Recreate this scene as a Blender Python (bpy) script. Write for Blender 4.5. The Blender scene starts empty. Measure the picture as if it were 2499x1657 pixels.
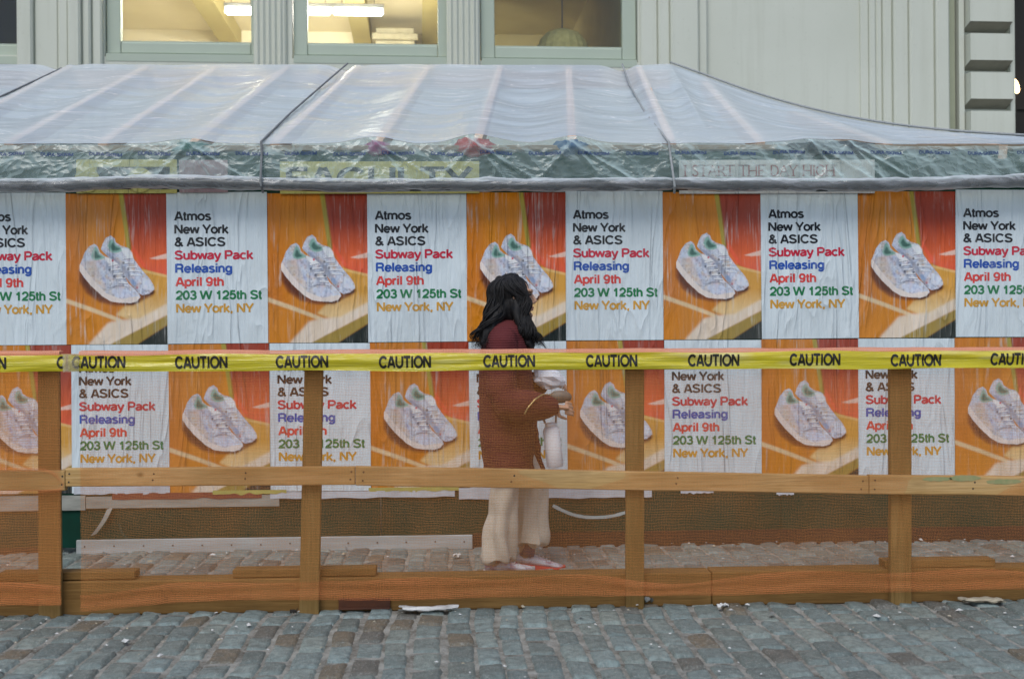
import bpy, math, random
import numpy as np
from mathutils import Vector, Matrix, noise as mn

rnd = random.Random(7)
S = bpy.context.scene
COL = S.collection

# ------------------------------------------------------------------ camera
FX = 2499 * 40 / 36.0
CX, CY = 1249.5, 828.5
TH, RO = math.radians(2.0), math.radians(0.42)
CAM = Vector((0, 0, 1.25))
F_ = Vector((math.sin(TH), math.cos(TH), 0))
R0, U0 = Vector((math.cos(TH), -math.sin(TH), 0)), Vector((0, 0, 1))
R_ = R0 * math.cos(RO) - U0 * math.sin(RO)
U_ = U0 * math.cos(RO) + R0 * math.sin(RO)
cam_d = bpy.data.cameras.new('camera')
cam = bpy.data.objects.new('camera', cam_d)
COL.objects.link(cam)
cam_d.lens, cam_d.sensor_width, cam_d.sensor_fit = 40, 36, 'HORIZONTAL'
cam_d.clip_end = 2000
cam_d.dof.use_dof = True
cam_d.dof.focus_distance = 6.3
cam_d.dof.aperture_fstop = 3.2
m = Matrix.Identity(4)
for i in range(3):
    m[i][0], m[i][1], m[i][2], m[i][3] = R_[i], U_[i], -F_[i], CAM[i]
cam.matrix_world = m
S.camera = cam

# ------------------------------------------------------------------ light
SUN_EL, SUN_AZ = math.radians(55), math.radians(200)
w = bpy.data.worlds.new('World'); S.world = w; w.use_nodes = True
wn = w.node_tree
sky = wn.nodes.new('ShaderNodeTexSky'); sky.sky_type = 'NISHITA'; sky.sun_disc = False
sky.sun_elevation = SUN_EL; sky.sun_rotation = SUN_AZ
sky.air_density, sky.dust_density, sky.ozone_density = 1.0, 1.5, 1.2
wn.links.new(sky.outputs[0], wn.nodes['Background'].inputs[0])
wn.nodes['Background'].inputs[1].default_value = 0.125
sd = bpy.data.lights.new('sun', 'SUN'); sd.energy = 1.4; sd.angle = math.radians(30); sd.color = (1, .98, .93)
sun = bpy.data.objects.new('sun', sd); COL.objects.link(sun)
sv = Vector((math.sin(SUN_AZ) * math.cos(SUN_EL), math.cos(SUN_AZ) * math.cos(SUN_EL), math.sin(SUN_EL)))
sun.rotation_euler = sv.to_track_quat('Z', 'Y').to_euler()
S.view_settings.view_transform = 'Standard'; S.view_settings.look = 'None'
S.view_settings.exposure = 0.29; S.view_settings.gamma = 1.0
S.render.engine = 'CYCLES'
S.cycles.transparent_max_bounces = 24
S.cycles.max_bounces = 8
S.cycles.use_denoising = True
S.cycles.denoiser = 'OPENIMAGEDENOISE'
S.cycles.denoising_input_passes = 'RGB_ALBEDO_NORMAL'
S.cycles.denoising_prefilter = 'ACCURATE'
S.cycles.sample_clamp_indirect = 4
S.cycles.sample_clamp_direct = 20

# ------------------------------------------------------------------ measuring
K = 2499 / 2365.0
def ray(px, py): return F_ + R_ * ((px - CX) / FX) - U_ * ((py - CY) / FX)
def at(px, py, Y):                       # photo pixel (2499 wide) -> point on the vertical plane at depth Y
    d = ray(px, py); return CAM + d * (Y / d.y)
def atd(x, y, Y): return at(x * K, y * K, Y)
def gnd(px, py, z=0.0):
    d = ray(px, py); return CAM + d * ((z - CAM.z) / d.z)
def nz(x, y=0, z=0): return mn.noise(Vector((x, y, z)))
def lerp(a, b, t): return a + (b - a) * t
def interp(xs, ys, x): return float(np.interp(x, xs, ys))

# ------------------------------------------------------------------ mesh helpers
class MB:
    def __init__(s): s.v = []; s.f = []; s.m = []; s.uv = None
    def add(s, vs, fs, mi=0):
        o = len(s.v); s.v += [Vector(p) for p in vs]
        for f in fs: s.f.append([i + o for i in f]); s.m.append(mi)
    def box(s, a, b, mi=0, bev=0.0, M=None):
        x0, y0, z0 = [min(p, q) for p, q in zip(a, b)]; x1, y1, z1 = [max(p, q) for p, q in zip(a, b)]
        if bev <= 0:
            vs = [(x, y, z) for z in (z0, z1) for y in (y0, y1) for x in (x0, x1)]
            fs = [(0, 2, 3, 1), (4, 5, 7, 6), (0, 1, 5, 4), (2, 6, 7, 3), (0, 4, 6, 2), (1, 3, 7, 5)]
        else:
            vs = []; idx = {}
            for sx in (0, 1):
                for sy in (0, 1):
                    for sz in (0, 1):
                        for ax in range(3):
                            p = [(x0, x1)[sx], (y0, y1)[sy], (z0, z1)[sz]]
                            c = [sx, sy, sz]
                            for k in range(3):
                                if k != ax: p[k] += bev * (1 - 2 * c[k])
                            idx[(sx, sy, sz, ax)] = len(vs); vs.append(p)
            fs = []
            for ax in range(3):
                b1, c1 = [k for k in range(3) if k != ax]
                for sgn in (0, 1):
                    q = []
                    for (u, v) in ((0, 0), (1, 0), (1, 1), (0, 1)):
                        c = [0, 0, 0]; c[ax] = sgn; c[b1] = u; c[c1] = v
                        q.append(idx[(c[0], c[1], c[2], ax)])
                    fs.append(q)
            for ax in range(3):
                b1, c1 = [k for k in range(3) if k != ax]
                for u in (0, 1):
                    for v in (0, 1):
                        q = []
                        for (sgn, fa) in ((0, b1), (1, b1), (1, c1), (0, c1)):
                            c = [0, 0, 0]; c[ax] = sgn; c[b1] = u; c[c1] = v
                            q.append(idx[(c[0], c[1], c[2], fa)])
                        fs.append(q)
            for sx in (0, 1):
                for sy in (0, 1):
                    for sz in (0, 1): fs.append([idx[(sx, sy, sz, k)] for k in range(3)])
        if M: vs = [M @ Vector(p) for p in vs]
        s.add(vs, fs, mi)
    def tube(s, pts, rad, n=8, mi=0, sq=None, cap=True):
        pts = [Vector(p) for p in pts]
        if not hasattr(rad, '__len__'): rad = [rad] * len(pts)
        up = None; o = len(s.v); vs = []; fs = []
        for i, p in enumerate(pts):
            t = (pts[min(i + 1, len(pts) - 1)] - pts[max(i - 1, 0)])
            t = t.normalized() if t.length > 1e-9 else Vector((0, 0, 1))
            if up is None:
                up = Vector((0, 0, 1)) if abs(t.z) < .9 else Vector((1, 0, 0))
            up = (up - t * up.dot(t)).normalized(); sd_ = t.cross(up)
            r = rad[i]; ra, rb = (r if hasattr(r, '__len__') else (r, r))
            for k in range(n):
                a = 2 * math.pi * k / n
                vs.append(p + up * (math.cos(a) * ra) + sd_ * (math.sin(a) * rb))
        for i in range(len(pts) - 1):
            for k in range(n):
                a, b = i * n + k, i * n + (k + 1) % n
                fs.append((a, b, b + n, a + n))
        if cap:
            fs.append(list(range(n))[::-1]); fs.append([(len(pts) - 1) * n + k for k in range(n)])
        s.add(vs, fs, mi)
    def rings(s, rs, n=28, mi=0, e=2.0):     # rs: (cx, cy, z, rx, ry)
        vs = []; fs = []
        for (cx, cy, z, rx, ry) in rs:
            for k in range(n):
                a = 2 * math.pi * k / n; c, q = math.cos(a), math.sin(a)
                vs.append((cx + rx * math.copysign(abs(c) ** (2 / e), c), cy + ry * math.copysign(abs(q) ** (2 / e), q), z))
        for i in range(len(rs) - 1):
            for k in range(n):
                a, b = i * n + k, i * n + (k + 1) % n
                fs.append((a, b, b + n, a + n))
        fs.append(list(range(n))[::-1]); fs.append([(len(rs) - 1) * n + k for k in range(n)])
        s.add(vs, fs, mi)
    def ball(s, c, r, nu=16, nv=10, mi=0, fn=None):
        vs = []; fs = []
        rx, ry, rz = r if hasattr(r, '__len__') else (r, r, r)
        for j in range(nv + 1):
            t = math.pi * j / nv
            for k in range(nu):
                a = 2 * math.pi * k / nu
                p = Vector((math.sin(t) * math.cos(a), math.sin(t) * math.sin(a), math.cos(t)))
                q = fn(p) if fn else 1
                vs.append((c[0] + rx * p.x * q, c[1] + ry * p.y * q, c[2] + rz * p.z * q))
        for j in range(nv):
            for k in range(nu):
                a, b = j * nu + k, j * nu + (k + 1) % nu
                fs.append((a, a + nu, b + nu, b))
        s.add(vs, fs, mi)
    def grid(s, nu, nv, fn, mi=0, uvfn=None):
        o = len(s.v)
        vs = [fn(i / nu, j / nv) for j in range(nv + 1) for i in range(nu + 1)]
        fs = [(j * (nu + 1) + i, j * (nu + 1) + i + 1, (j + 1) * (nu + 1) + i + 1, (j + 1) * (nu + 1) + i) for j in range(nv) for i in range(nu)]
        s.add(vs, fs, mi)
        if uvfn:
            if s.uv is None: s.uv = {}
            for j in range(nv + 1):
                for i in range(nu + 1): s.uv[o + j * (nu + 1) + i] = uvfn(i / nu, j / nv)
    def mesh(s, name, mats, off=Vector((0, 0, 0)), smooth=True):
        me = bpy.data.meshes.new(name)
        me.from_pydata([tuple(p - off) for p in s.v], [], s.f)
        mats = mats if isinstance(mats, (list, tuple)) else [mats]
        for q in mats: me.materials.append(q)
        me.polygons.foreach_set('material_index', s.m)
        me.polygons.foreach_set('use_smooth', [smooth] * len(s.f))
        if s.uv:
            L = me.uv_layers.new(name='UVMap')
            for lp in me.loops:
                L.data[lp.index].uv = s.uv.get(lp.vertex_index, (0, 0))
        me.update(); return me
    def build(s, name, mats, parent=None, local=False, smooth=True, base=None):
        off = Vector(base) if base is not None else Vector((0, 0, 0))
        if parent is not None and not local:
            p = parent
            while p is not None: off = off + p.location; p = p.parent
        o = bpy.data.objects.new(name, s.mesh(name, mats, off, smooth)); COL.objects.link(o)
        if base is not None: o.location = base
        if parent is not None: o.parent = parent
        return o

def mobj(name, me, parent=None, loc=None):
    o = bpy.data.objects.new(name, me); COL.objects.link(o)
    if parent is not None: o.parent = parent
    if loc is not None: o.location = loc
    return o
def tag(o, label=None, cat=None, group=None, kind=None):
    if label: o['label'] = label
    if cat: o['category'] = cat
    if group: o['group'] = group
    if kind: o['kind'] = kind
    return o
def empty(name, loc, label, cat, group=None, rz=0):
    o = bpy.data.objects.new(name, None); COL.objects.link(o); o.location = loc; o.rotation_euler.z = rz
    o.empty_display_size = .1
    return tag(o, label, cat, group)
def fuse(name, mb, mats, voxel, smooth_n=4, fn=None, parent=None, local=True):
    me = mb.mesh('tmp', mats); t = bpy.data.objects.new('tmp', me); COL.objects.link(t)
    r = t.modifiers.new('r', 'REMESH'); r.mode = 'VOXEL'; r.voxel_size = voxel
    q = t.modifiers.new('s', 'SMOOTH'); q.factor = .5; q.iterations = smooth_n
    dg = bpy.context.evaluated_depsgraph_get(); dg.update()
    out = bpy.data.meshes.new_from_object(t.evaluated_get(dg)); out.name = name
    bpy.data.objects.remove(t); bpy.data.meshes.remove(me)
    if fn:
        nrm = [v.normal.copy() for v in out.vertices]
        for v, n in zip(out.vertices, nrm): v.co = v.co + n * fn(v.co)
    out.polygons.foreach_set('use_smooth', [True] * len(out.polygons))
    if not out.materials: out.materials.append(mats if not isinstance(mats, list) else mats[0])
    out.update(); return mobj(name, out, parent)

def _arc(cx, cy, rx, ry, a0, a1, n=14):
    return [(cx + rx * math.cos(math.radians(lerp(a0, a1, i / n))), cy + ry * math.sin(math.radians(lerp(a0, a1, i / n)))) for i in range(n + 1)]
def _glyphs():
    A = _arc; g = {}
    g[' '] = (.36, []); g['-'] = (.42, [[(.06, .40), (.36, .40)]])
    g['A'] = (.90, [[(.07, 0), (.415, 1)], [(.83, 0), (.485, 1)], [(.2, .30), (.7, .30)]])
    g['C'] = (.98, [A(.50, .5, .41, .435, 38, 322, 24)]); g['O'] = (1.06, [A(.53, .5, .44, .435, 0, 360, 30)]); g['0'] = (.76, [A(.38, .5, .28, .435, 0, 360, 26)])
    g['D'] = (.98, [[(.14, .07), (.14, .93)], [(.14, .93), (.42, .93)] + A(.42, .5, .43, .43, 90, -90, 18) + [(.14, .07)]])
    g['F'] = (.80, [[(.14, 0), (.14, 1)], [(.14, .93), (.74, .93)], [(.14, .5), (.66, .5)]]); g['L'] = (.76, [[(.14, 0), (.14, 1)], [(.14, .07), (.70, .07)]])
    g['I'] = (.38, [[(.19, 0), (.19, 1)]]); g['K'] = (.90, [[(.14, 0), (.14, 1)], [(.80, 1), (.16, .38)], [(.36, .56), (.84, 0)]])
    g['M'] = (1.14, [[(.14, 0), (.14, 1)], [(.14, .97), (.57, .04)], [(1.0, .97), (.57, .04)], [(1.0, 0), (1.0, 1)]])
    g['N'] = (.98, [[(.14, 0), (.14, 1)], [(.16, .97), (.82, .03)], [(.84, 0), (.84, 1)]])
    g['P'] = (.88, [[(.14, 0), (.14, 1)], [(.14, .93), (.52, .93)] + A(.52, .68, .25, .25, 90, -90, 12) + [(.14, .43)]])
    g['R'] = (.96, [[(.14, 0), (.14, 1)], [(.14, .93), (.56, .93)] + A(.56, .70, .24, .23, 90, -90, 12) + [(.14, .47)], [(.56, .47), (.72, .40), (.77, .22), (.82, 0)]])
    g['S'] = (.90, [A(.45, .73, .32, .205, 15, 180, 12) + [(.16, .66), (.30, .555), (.62, .46), (.76, .35)] + A(.44, .265, .34, .20, 10, -172, 14)])
    g['T'] = (.82, [[(.02, .93), (.80, .93)], [(.41, 0), (.41, .9)]]); g['U'] = (.98, [[(.14, 1), (.14, .38)] + A(.49, .40, .35, .335, 180, 360, 16) + [(.84, 1)]])
    g['W'] = (1.30, [[(.05, 1), (.33, .02)], [(.33, .02), (.65, .98)], [(.65, .98), (.97, .02)], [(.97, .02), (1.25, 1)]])
    g['Y'] = (.90, [[(.05, 1), (.45, .40)], [(.85, 1), (.45, .40)], [(.45, .44), (.45, 0)]])
    g['a'] = (.74, [A(.36, .52, .24, .15, 165, 60, 8) + [(.58, .56), (.60, .44), (.60, .12), (.67, .05)], [(.60, .43), (.40, .39), (.2, .35)] + A(.27, .2, .18, .14, 120, 300, 10) + [(.5, .12), (.60, .26)]])
    g['b'] = (.76, [[(.12, 0), (.12, 1)], A(.40, .365, .27, .31, 0, 360, 22)]); g['c'] = (.70, [A(.37, .365, .29, .31, 42, 318, 18)])
    g['e'] = (.76, [[(.10, .37), (.66, .37)] + A(.38, .365, .285, .31, 5, 322, 20)]); g['h'] = (.74, [[(.12, 0), (.12, 1)], A(.36, .44, .24, .24, 170, 0, 12) + [(.60, 0)]])
    g['g'] = (.76, [[(.64, .73), (.64, .02)] + A(.38, .0, .26, .21, 0, -160, 12), A(.37, .375, .26, .30, 0, 360, 22)])
    g['i'] = (.32, [[(.16, 0), (.16, .73)], [(.16, .86), (.16, 1)]]); g['l'] = (.32, [[(.16, 0), (.16, 1)]])
    g['k'] = (.70, [[(.12, 0), (.12, 1)], [(.60, .72), (.14, .28)], [(.28, .40), (.64, 0)]])
    g['m'] = (1.14, [[(.12, 0), (.12, .73)], A(.33, .47, .21, .2, 170, 0, 10) + [(.54, 0)], A(.77, .47, .23, .2, 175, 0, 10) + [(1.0, 0)]])
    g['n'] = (.74, [[(.12, 0), (.12, .73)], A(.36, .44, .24, .24, 170, 0, 12) + [(.60, 0)]]); g['o'] = (.76, [A(.38, .365, .295, .31, 0, 360, 24)])
    g['p'] = (.76, [[(.12, -.27), (.12, .73)], A(.40, .365, .27, .31, 0, 360, 22)]); g['r'] = (.46, [[(.12, 0), (.12, .73)], [(.12, .42), (.18, .58), (.30, .66), (.43, .66)]])
    g['s'] = (.68, [A(.34, .54, .22, .13, 20, 180, 9) + [(.16, .46), (.34, .38), (.50, .32)] + A(.34, .19, .235, .135, 25, -168, 11)])
    g['t'] = (.40, [[(.18, .94), (.18, .18), (.22, .08), (.37, .065)], [(.02, .67), (.36, .67)]]); g['u'] = (.74, [[(.12, .73), (.12, .29)] + A(.36, .29, .24, .235, 180, 350, 12), [(.60, 0), (.60, .73)]])
    g['w'] = (1.0, [[(.05, .73), (.26, .02)], [(.26, .02), (.5, .71)], [(.5, .71), (.74, .02)], [(.74, .02), (.95, .73)]]); g['y'] = (.70, [[(.05, .73), (.35, .03)], [(.65, .73), (.34, -.1), (.26, -.2), (.1, -.21)]])
    g['1'] = (.76, [[(.44, 0), (.44, 1)], [(.16, .70), (.34, .74), (.44, .96)]]); g['2'] = (.76, [A(.38, .66, .27, .275, 175, -20, 14) + [(.5, .38), (.2, .2), (.12, .07), (.68, .07)]])
    g['3'] = (.76, [A(.37, .72, .24, .215, 165, -80, 12) + [(.30, .52)], [(.30, .52)] + A(.37, .29, .28, .225, 85, -168, 14)]); g['5'] = (.76, [[(.64, .93), (.22, .93), (.16, .50)] + A(.37, .34, .28, .275, 128, -165, 16)])
    g['9'] = (.76, [A(.37, .66, .26, .27, 0, 360, 20), [(.63, .66), (.60, .36)] + A(.36, .3, .24, .235, 0, -150, 10)]); g[','] = (.36, [[(.2, .14), (.18, -.03), (.12, -.14)]])
    g['&'] = (.94, [[(.86, 0), (.30, .66)] + A(.42, .785, .17, .15, 200, -30, 12) + [(.50, .62), (.24, .46), (.12, .28)] + A(.38, .24, .26, .18, 165, 300, 10) + [(.66, .20), (.74, .46)]])
    return g
GLY = _glyphs()
def text_mesh(txt, width=None, height=1.0, bold=.15, depth=0.0):
    """grotesque capitals and lower case built from even strokes; verts and faces with the baseline start at 0,0"""
    vs = []; fs = []; x = 0; hb = bold / 2
    for c in txt:
        adv, sts = GLY[c]
        for st in sts:
            P = [Vector((p[0], p[1])) for p in st]; P = [p for k, p in enumerate(P) if k == 0 or (p - P[k - 1]).length > 1e-4]; P = sum([[P[k].lerp(P[k + 1], m_ / max(1, math.ceil((P[k + 1] - P[k]).length / .14))) for m_ in range(max(1, math.ceil((P[k + 1] - P[k]).length / .14)))] for k in range(len(P) - 1)], []) + [P[-1]]; n = len(P); o = len(vs)
            closed = n > 4 and (P[0] - P[-1]).length < 1e-3
            for k in range(n):
                a = P[k] - P[k - 1] if k > 0 else (P[-1] - P[-2] if closed else P[1] - P[0]); b = P[k + 1] - P[k] if k < n - 1 else (P[1] - P[0] if closed else P[-1] - P[-2])
                a = a.normalized(); b = b.normalized(); t = (a + b).normalized() if (a + b).length > .3 else b; nn = Vector((-t.y, t.x)); mi = min(1.6, 1 / max(.3, t.dot(b)))
                for q in (P[k] + nn * hb * mi, P[k] - nn * hb * mi): vs.append((x + q.x, q.y))
            for k in range(n - 1): fs.append([o + 2 * k, o + 2 * k + 1, o + 2 * k + 3, o + 2 * k + 2])
        x += adv
    v = np.array(vs); v[:, 0] -= v[:, 0].min()
    if width: v[:, 0] *= width / v[:, 0].max()
    v[:, 1] *= height
    return v, fs

# ------------------------------------------------------------------ materials
def srgb(r, g, b): return tuple(((c / 255) / 12.92 if c / 255 < .04045 else ((c / 255 + .055) / 1.055) ** 2.4) for c in (r, g, b))
class NT:
    def __init__(s, name):
        s.m = bpy.data.materials.new(name); s.m.use_nodes = True; s.t = s.m.node_tree; s.t.nodes.clear()
        s.out = s.n('ShaderNodeOutputMaterial')
    def n(s, ty, **kw):
        q = s.t.nodes.new(ty)
        for k, v in kw.items(): setattr(q, k, v)
        return q
    def l(s, a, b): s.t.links.new(a, b)
    def set(s, sock, v):
        if hasattr(v, 'node'): s.l(v, sock)
        elif hasattr(v, '__len__') and len(v) == 3 and sock.type == 'RGBA': sock.default_value = (*v, 1)
        else: sock.default_value = v
    def math(s, op, a, b=0.0, c=None, clamp=False):
        q = s.n('ShaderNodeMath', operation=op, use_clamp=clamp); s.set(q.inputs[0], a); s.set(q.inputs[1], b)
        if c is not None: s.set(q.inputs[2], c)
        return q.outputs[0]
    def mix(s, f, a, b, blend='MIX'):
        q = s.n('ShaderNodeMix', data_type='RGBA', blend_type=blend)
        s.set(q.inputs[0], f); s.set(q.inputs[6], a); s.set(q.inputs[7], b); return q.outputs[2]
    def coord(s, kind='Object', scale=(1, 1, 1)):
        if kind == 'World': o = s.n('ShaderNodeNewGeometry').outputs['Position']
        else: o = s.n('ShaderNodeTexCoord').outputs[kind]
        q = s.n('ShaderNodeMapping'); s.l(o, q.inputs[0]); q.inputs['Scale'].default_value = scale
        return q.outputs[0]
    def noise(s, vec, scale=1, detail=4, rough=.55, dist=0):
        q = s.n('ShaderNodeTexNoise'); s.l(vec, q.inputs['Vector'])
        q.inputs['Scale'].default_value = scale; q.inputs['Detail'].default_value = detail
        q.inputs['Roughness'].default_value = rough; q.inputs['Distortion'].default_value = dist
        return q.outputs[0]
    def ramp(s, f, a, b):
        q = s.n('ShaderNodeMapRange', clamp=True); s.set(q.inputs[0], f); q.inputs[1].default_value = a; q.inputs[2].default_value = b
        return q.outputs[0]
    def bump(s, h, strength=.3, dist=.01, normal=None):
        q = s.n('ShaderNodeBump'); s.l(h, q.inputs['Height']); q.inputs['Strength'].default_value = strength
        q.inputs['Distance'].default_value = dist
        if normal is not None: s.l(normal, q.inputs['Normal'])
        return q.outputs[0]
    def bsdf(s, col, rough=.6, normal=None, spec=.5, **kw):
        q = s.n('ShaderNodeBsdfPrincipled'); s.set(q.inputs['Base Color'], col); s.set(q.inputs['Roughness'], rough)
        q.inputs['Specular IOR Level'].default_value = spec
        if normal is not None: s.l(normal, q.inputs['Normal'])
        for k, v in kw.items(): s.set(q.inputs[k.replace('_', ' ')], v)
        return q.outputs[0]
    def mixs(s, f, a, b):
        q = s.n('ShaderNodeMixShader'); s.set(q.inputs[0], f); s.l(a, q.inputs[1]); s.l(b, q.inputs[2]); return q.outputs[0]
    def done(s, sh): s.l(sh, s.out.inputs[0]); return s.m

def plain(name, c, c2=None, rough=.6, sc=6, bump=.15, bd=.005, coord='Object', spec=.4, stretch=(1, 1, 1), metal=0.0, lo=.35, hi=.7):
    t = NT(name); v = t.coord(coord, tuple(sc * k for k in stretch)); n1 = t.noise(v, 1, 5, .6)
    col = t.mix(t.ramp(n1, lo, hi), c, c2 if c2 else tuple(k * .8 for k in c))
    n2 = t.noise(v, 7, 3)
    return t.done(t.bsdf(col, t.math('MULTIPLY_ADD', n2, .25, rough - .12), t.bump(t.math('MULTIPLY_ADD', n2, .5, n1), bump, bd), spec, Metallic=metal))

def wood(name, c1, c2, axis='X', dark=None):
    t = NT(name)
    g = {'X': (1.1, 24, 24), 'Z': (24, 24, 1.1), 'Y': (24, 1.1, 24)}[axis]
    k = {'X': (2.2, 7, 7), 'Z': (7, 7, 2.2), 'Y': (7, 2.2, 7)}[axis]
    v = t.coord('World', g); n1 = t.noise(v, 1, 6, .62, 1.2); n2 = t.noise(t.coord('World', (5, 5, 5)), 1, 3)
    n3 = t.noise(v, 5, 3, .6)
    col = t.mix(t.ramp(n1, .38, .62), c1, c2)
    col = t.mix(t.math('MULTIPLY', t.ramp(n2, .45, .75), .45), col, tuple(q * .55 for q in c2))
    vo = t.n('ShaderNodeTexVoronoi'); t.l(t.coord('World', {'X': (4.2, 0, 6.5), 'Z': (6.5, 0, 4.2), 'Y': (6.5, 4.2, 0)}[axis]), vo.inputs['Vector']); vo.inputs['Scale'].default_value = 1.0
    rc = t.n('ShaderNodeSeparateColor'); t.l(vo.outputs['Color'], rc.inputs[0])
    kd = t.math('DIVIDE', t.math('MULTIPLY_ADD', n1, .06, vo.outputs['Distance']), t.math('MULTIPLY_ADD', rc.outputs[0], .17, .001))
    kn = t.math('SUBTRACT', 1.0, t.ramp(kd, .55, 1.15))
    col = t.mix(t.math('MULTIPLY', kn, .8), col, dark or tuple(q * .3 for q in c2))
    col = t.mix(t.math('MULTIPLY', t.ramp(n3, .48, .70), .5), col, tuple(q * .5 for q in c2))
    big = t.noise(t.coord('World', (1.3, 3, 1.3)), 1, 3); col = t.mix(t.math('MULTIPLY', t.n('ShaderNodeObjectInfo').outputs['Random'], .35), col, tuple(q * .62 for q in c2))
    col = t.mix(t.math('MULTIPLY', t.ramp(big, .42, .66), .5), col, tuple(q * .6 for q in c2))
    return t.done(t.bsdf(col, .8, t.bump(t.math('ADD', n1, n3), .45, .004), .15))

def paper(name, col=None, attr=None, streak=.35):
    t = NT(name)
    base = t.n('ShaderNodeAttribute', attribute_name=attr).outputs['Color'] if attr else col
    st = t.noise(t.coord('World', (17, 17, 1.3)), 1, 5, .6, .6)
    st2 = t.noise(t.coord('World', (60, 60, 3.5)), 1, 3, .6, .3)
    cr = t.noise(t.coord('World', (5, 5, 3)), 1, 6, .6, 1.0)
    paste_gloss = t.math('MULTIPLY', t.math('MULTIPLY', t.ramp(st2, .54, .70), t.ramp(cr, .42, .62)), streak)  # pale paste drips plus gloss highlights painted into the paper colour
    c = t.mix(paste_gloss, base, (.62, .62, .58))
    dirt = t.math('MULTIPLY', t.ramp(t.noise(t.coord('World', (3, 3, 1.2)), 1, 4), .45, .75), .16)
    c = t.mix(dirt, c, (.20, .21, .19))
    oi = t.n('ShaderNodeObjectInfo').outputs['Random']; c = t.mix(t.math('MULTIPLY', oi, .08), c, (.30, .29, .26))
    c = t.mix(t.math('MULTIPLY', t.ramp(st, .56, .74), .09), c, (.26, .27, .26))
    rg = t.math('SUBTRACT', 1.0, t.math('ABSOLUTE', t.math('MULTIPLY_ADD', t.noise(t.coord('World', (7, 7, 1.0)), 1, 2, .5, 1.2), 4.0, -2.0), clamp=False), clamp=True)
    st = t.math('MULTIPLY_ADD', t.math('POWER', rg, 3.0), .75, st)
    h = t.math('ADD', t.math('MULTIPLY', st, .9), t.math('ADD', t.math('MULTIPLY', st2, .35), t.math('MULTIPLY', cr, .8)))
    return t.done(t.bsdf(c, t.math('MULTIPLY_ADD', st2, .3, .22), t.bump(h, 1.0, .012), .25))

def netting(name, cover=.14, col=(.75, .19, .05)):
    t = NT(name)
    uv = t.n('ShaderNodeTexCoord').outputs['UV']
    d = t.n('ShaderNodeTexNoise'); t.l(uv, d.inputs['Vector']); d.inputs['Scale'].default_value = 7
    ad = t.n('ShaderNodeVectorMath', operation='MULTIPLY_ADD'); t.l(d.outputs['Color'], ad.inputs[0]); ad.inputs[1].default_value = (.022, .022, 0); t.l(uv, ad.inputs[2])
    sp = t.n('ShaderNodeSeparateXYZ'); t.l(ad.outputs[0], sp.inputs[0])
    dn = t.noise(uv, 2.2, 4, .6, 1.0)
    cv = t.math('MULTIPLY_ADD', t.ramp(dn, .35, .75), cover * .5, cover * .75)
    a = t.math('LESS_THAN', t.math('FRACT', t.math('MULTIPLY', sp.outputs[0], 1 / .0072)), t.math('MULTIPLY', cv, .8))
    b = t.math('LESS_THAN', t.math('FRACT', t.math('MULTIPLY', sp.outputs[1], 1 / .0072)), t.math('MULTIPLY', cv, 1.3))
    a2 = t.math('LESS_THAN', t.math('FRACT', t.math('MULTIPLY', sp.outputs[0], 1 / .0029)), t.math('MULTIPLY', cv, .8))
    b2 = t.math('LESS_THAN', t.math('FRACT', t.math('MULTIPLY', sp.outputs[1], 1 / .0031)), t.math('MULTIPLY', cv, 1.3))
    k = t.math('MULTIPLY_ADD', t.math('MAXIMUM', a, b), .65, t.math('MULTIPLY', t.math('MAXIMUM', a2, b2), .35))
    df = t.bsdf(col, .6, None, .3); tl = t.n('ShaderNodeBsdfTranslucent'); tl.inputs[0].default_value = (*col, 1)
    tr = t.n('ShaderNodeBsdfTransparent')
    return t.done(t.mixs(k, tr.outputs[0], t.mixs(.35, df, tl.outputs[0])))

def plastic(name, lo, hi, f0, f1, bs=.5, bd=.02, sc=(4, 4, 4), col=(.72, .76, .80), rough=.28, crease=.12):
    t = NT(name)
    n1 = t.noise(t.coord('World', sc), 1, 6, .6, .8); n2 = t.noise(t.coord('World', tuple(5 * q for q in sc)), 1, 4, .6, .8)
    nb = t.bump(t.math('MULTIPLY_ADD', n2, .35, n1), bs, bd)
    lw = t.n('ShaderNodeLayerWeight'); lw.inputs[0].default_value = .5; t.l(nb, lw.inputs['Normal'])
    fr = t.n('ShaderNodeMapRange', clamp=True); t.l(lw.outputs['Facing'], fr.inputs[0])
    fr.inputs[1].default_value, fr.inputs[2].default_value, fr.inputs[3].default_value, fr.inputs[4].default_value = f0, f1, lo, hi
    k = t.math('ADD', fr.outputs[0], t.math('MULTIPLY', t.math('MAXIMUM', t.math('MULTIPLY', t.ramp(n2, .55, .8), .35), t.ramp(t.math('SUBTRACT', 1.0, t.math('ABSOLUTE', t.math('MULTIPLY_ADD', n1, 2.0, -1.0))), .955, 1.0)), crease), clamp=True)
    df = t.bsdf(col, rough, nb, .6); tl = t.n('ShaderNodeBsdfTranslucent'); tl.inputs[0].default_value = (*col, 1)
    tr = t.n('ShaderNodeBsdfTransparent'); tr.inputs[0].default_value = (.96, .97, .97, 1)
    return t.done(t.mixs(k, tr.outputs[0], t.mixs(.3, df, tl.outputs[0])))

def glass(name, k=.12):
    t = NT(name); tr = t.n('ShaderNodeBsdfTransparent'); tr.inputs[0].default_value = (.93, .95, .93, 1)
    g = t.n('ShaderNodeBsdfGlossy'); g.inputs['Roughness'].default_value = .04
    return t.done(t.mixs(k, tr.outputs[0], g.outputs[0]))
def emit(name, c, s):
    t = NT(name); e = t.n('ShaderNodeEmission'); e.inputs[0].default_value = (*c, 1); e.inputs[1].default_value = s
    return t.done(e.outputs[0])

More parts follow.
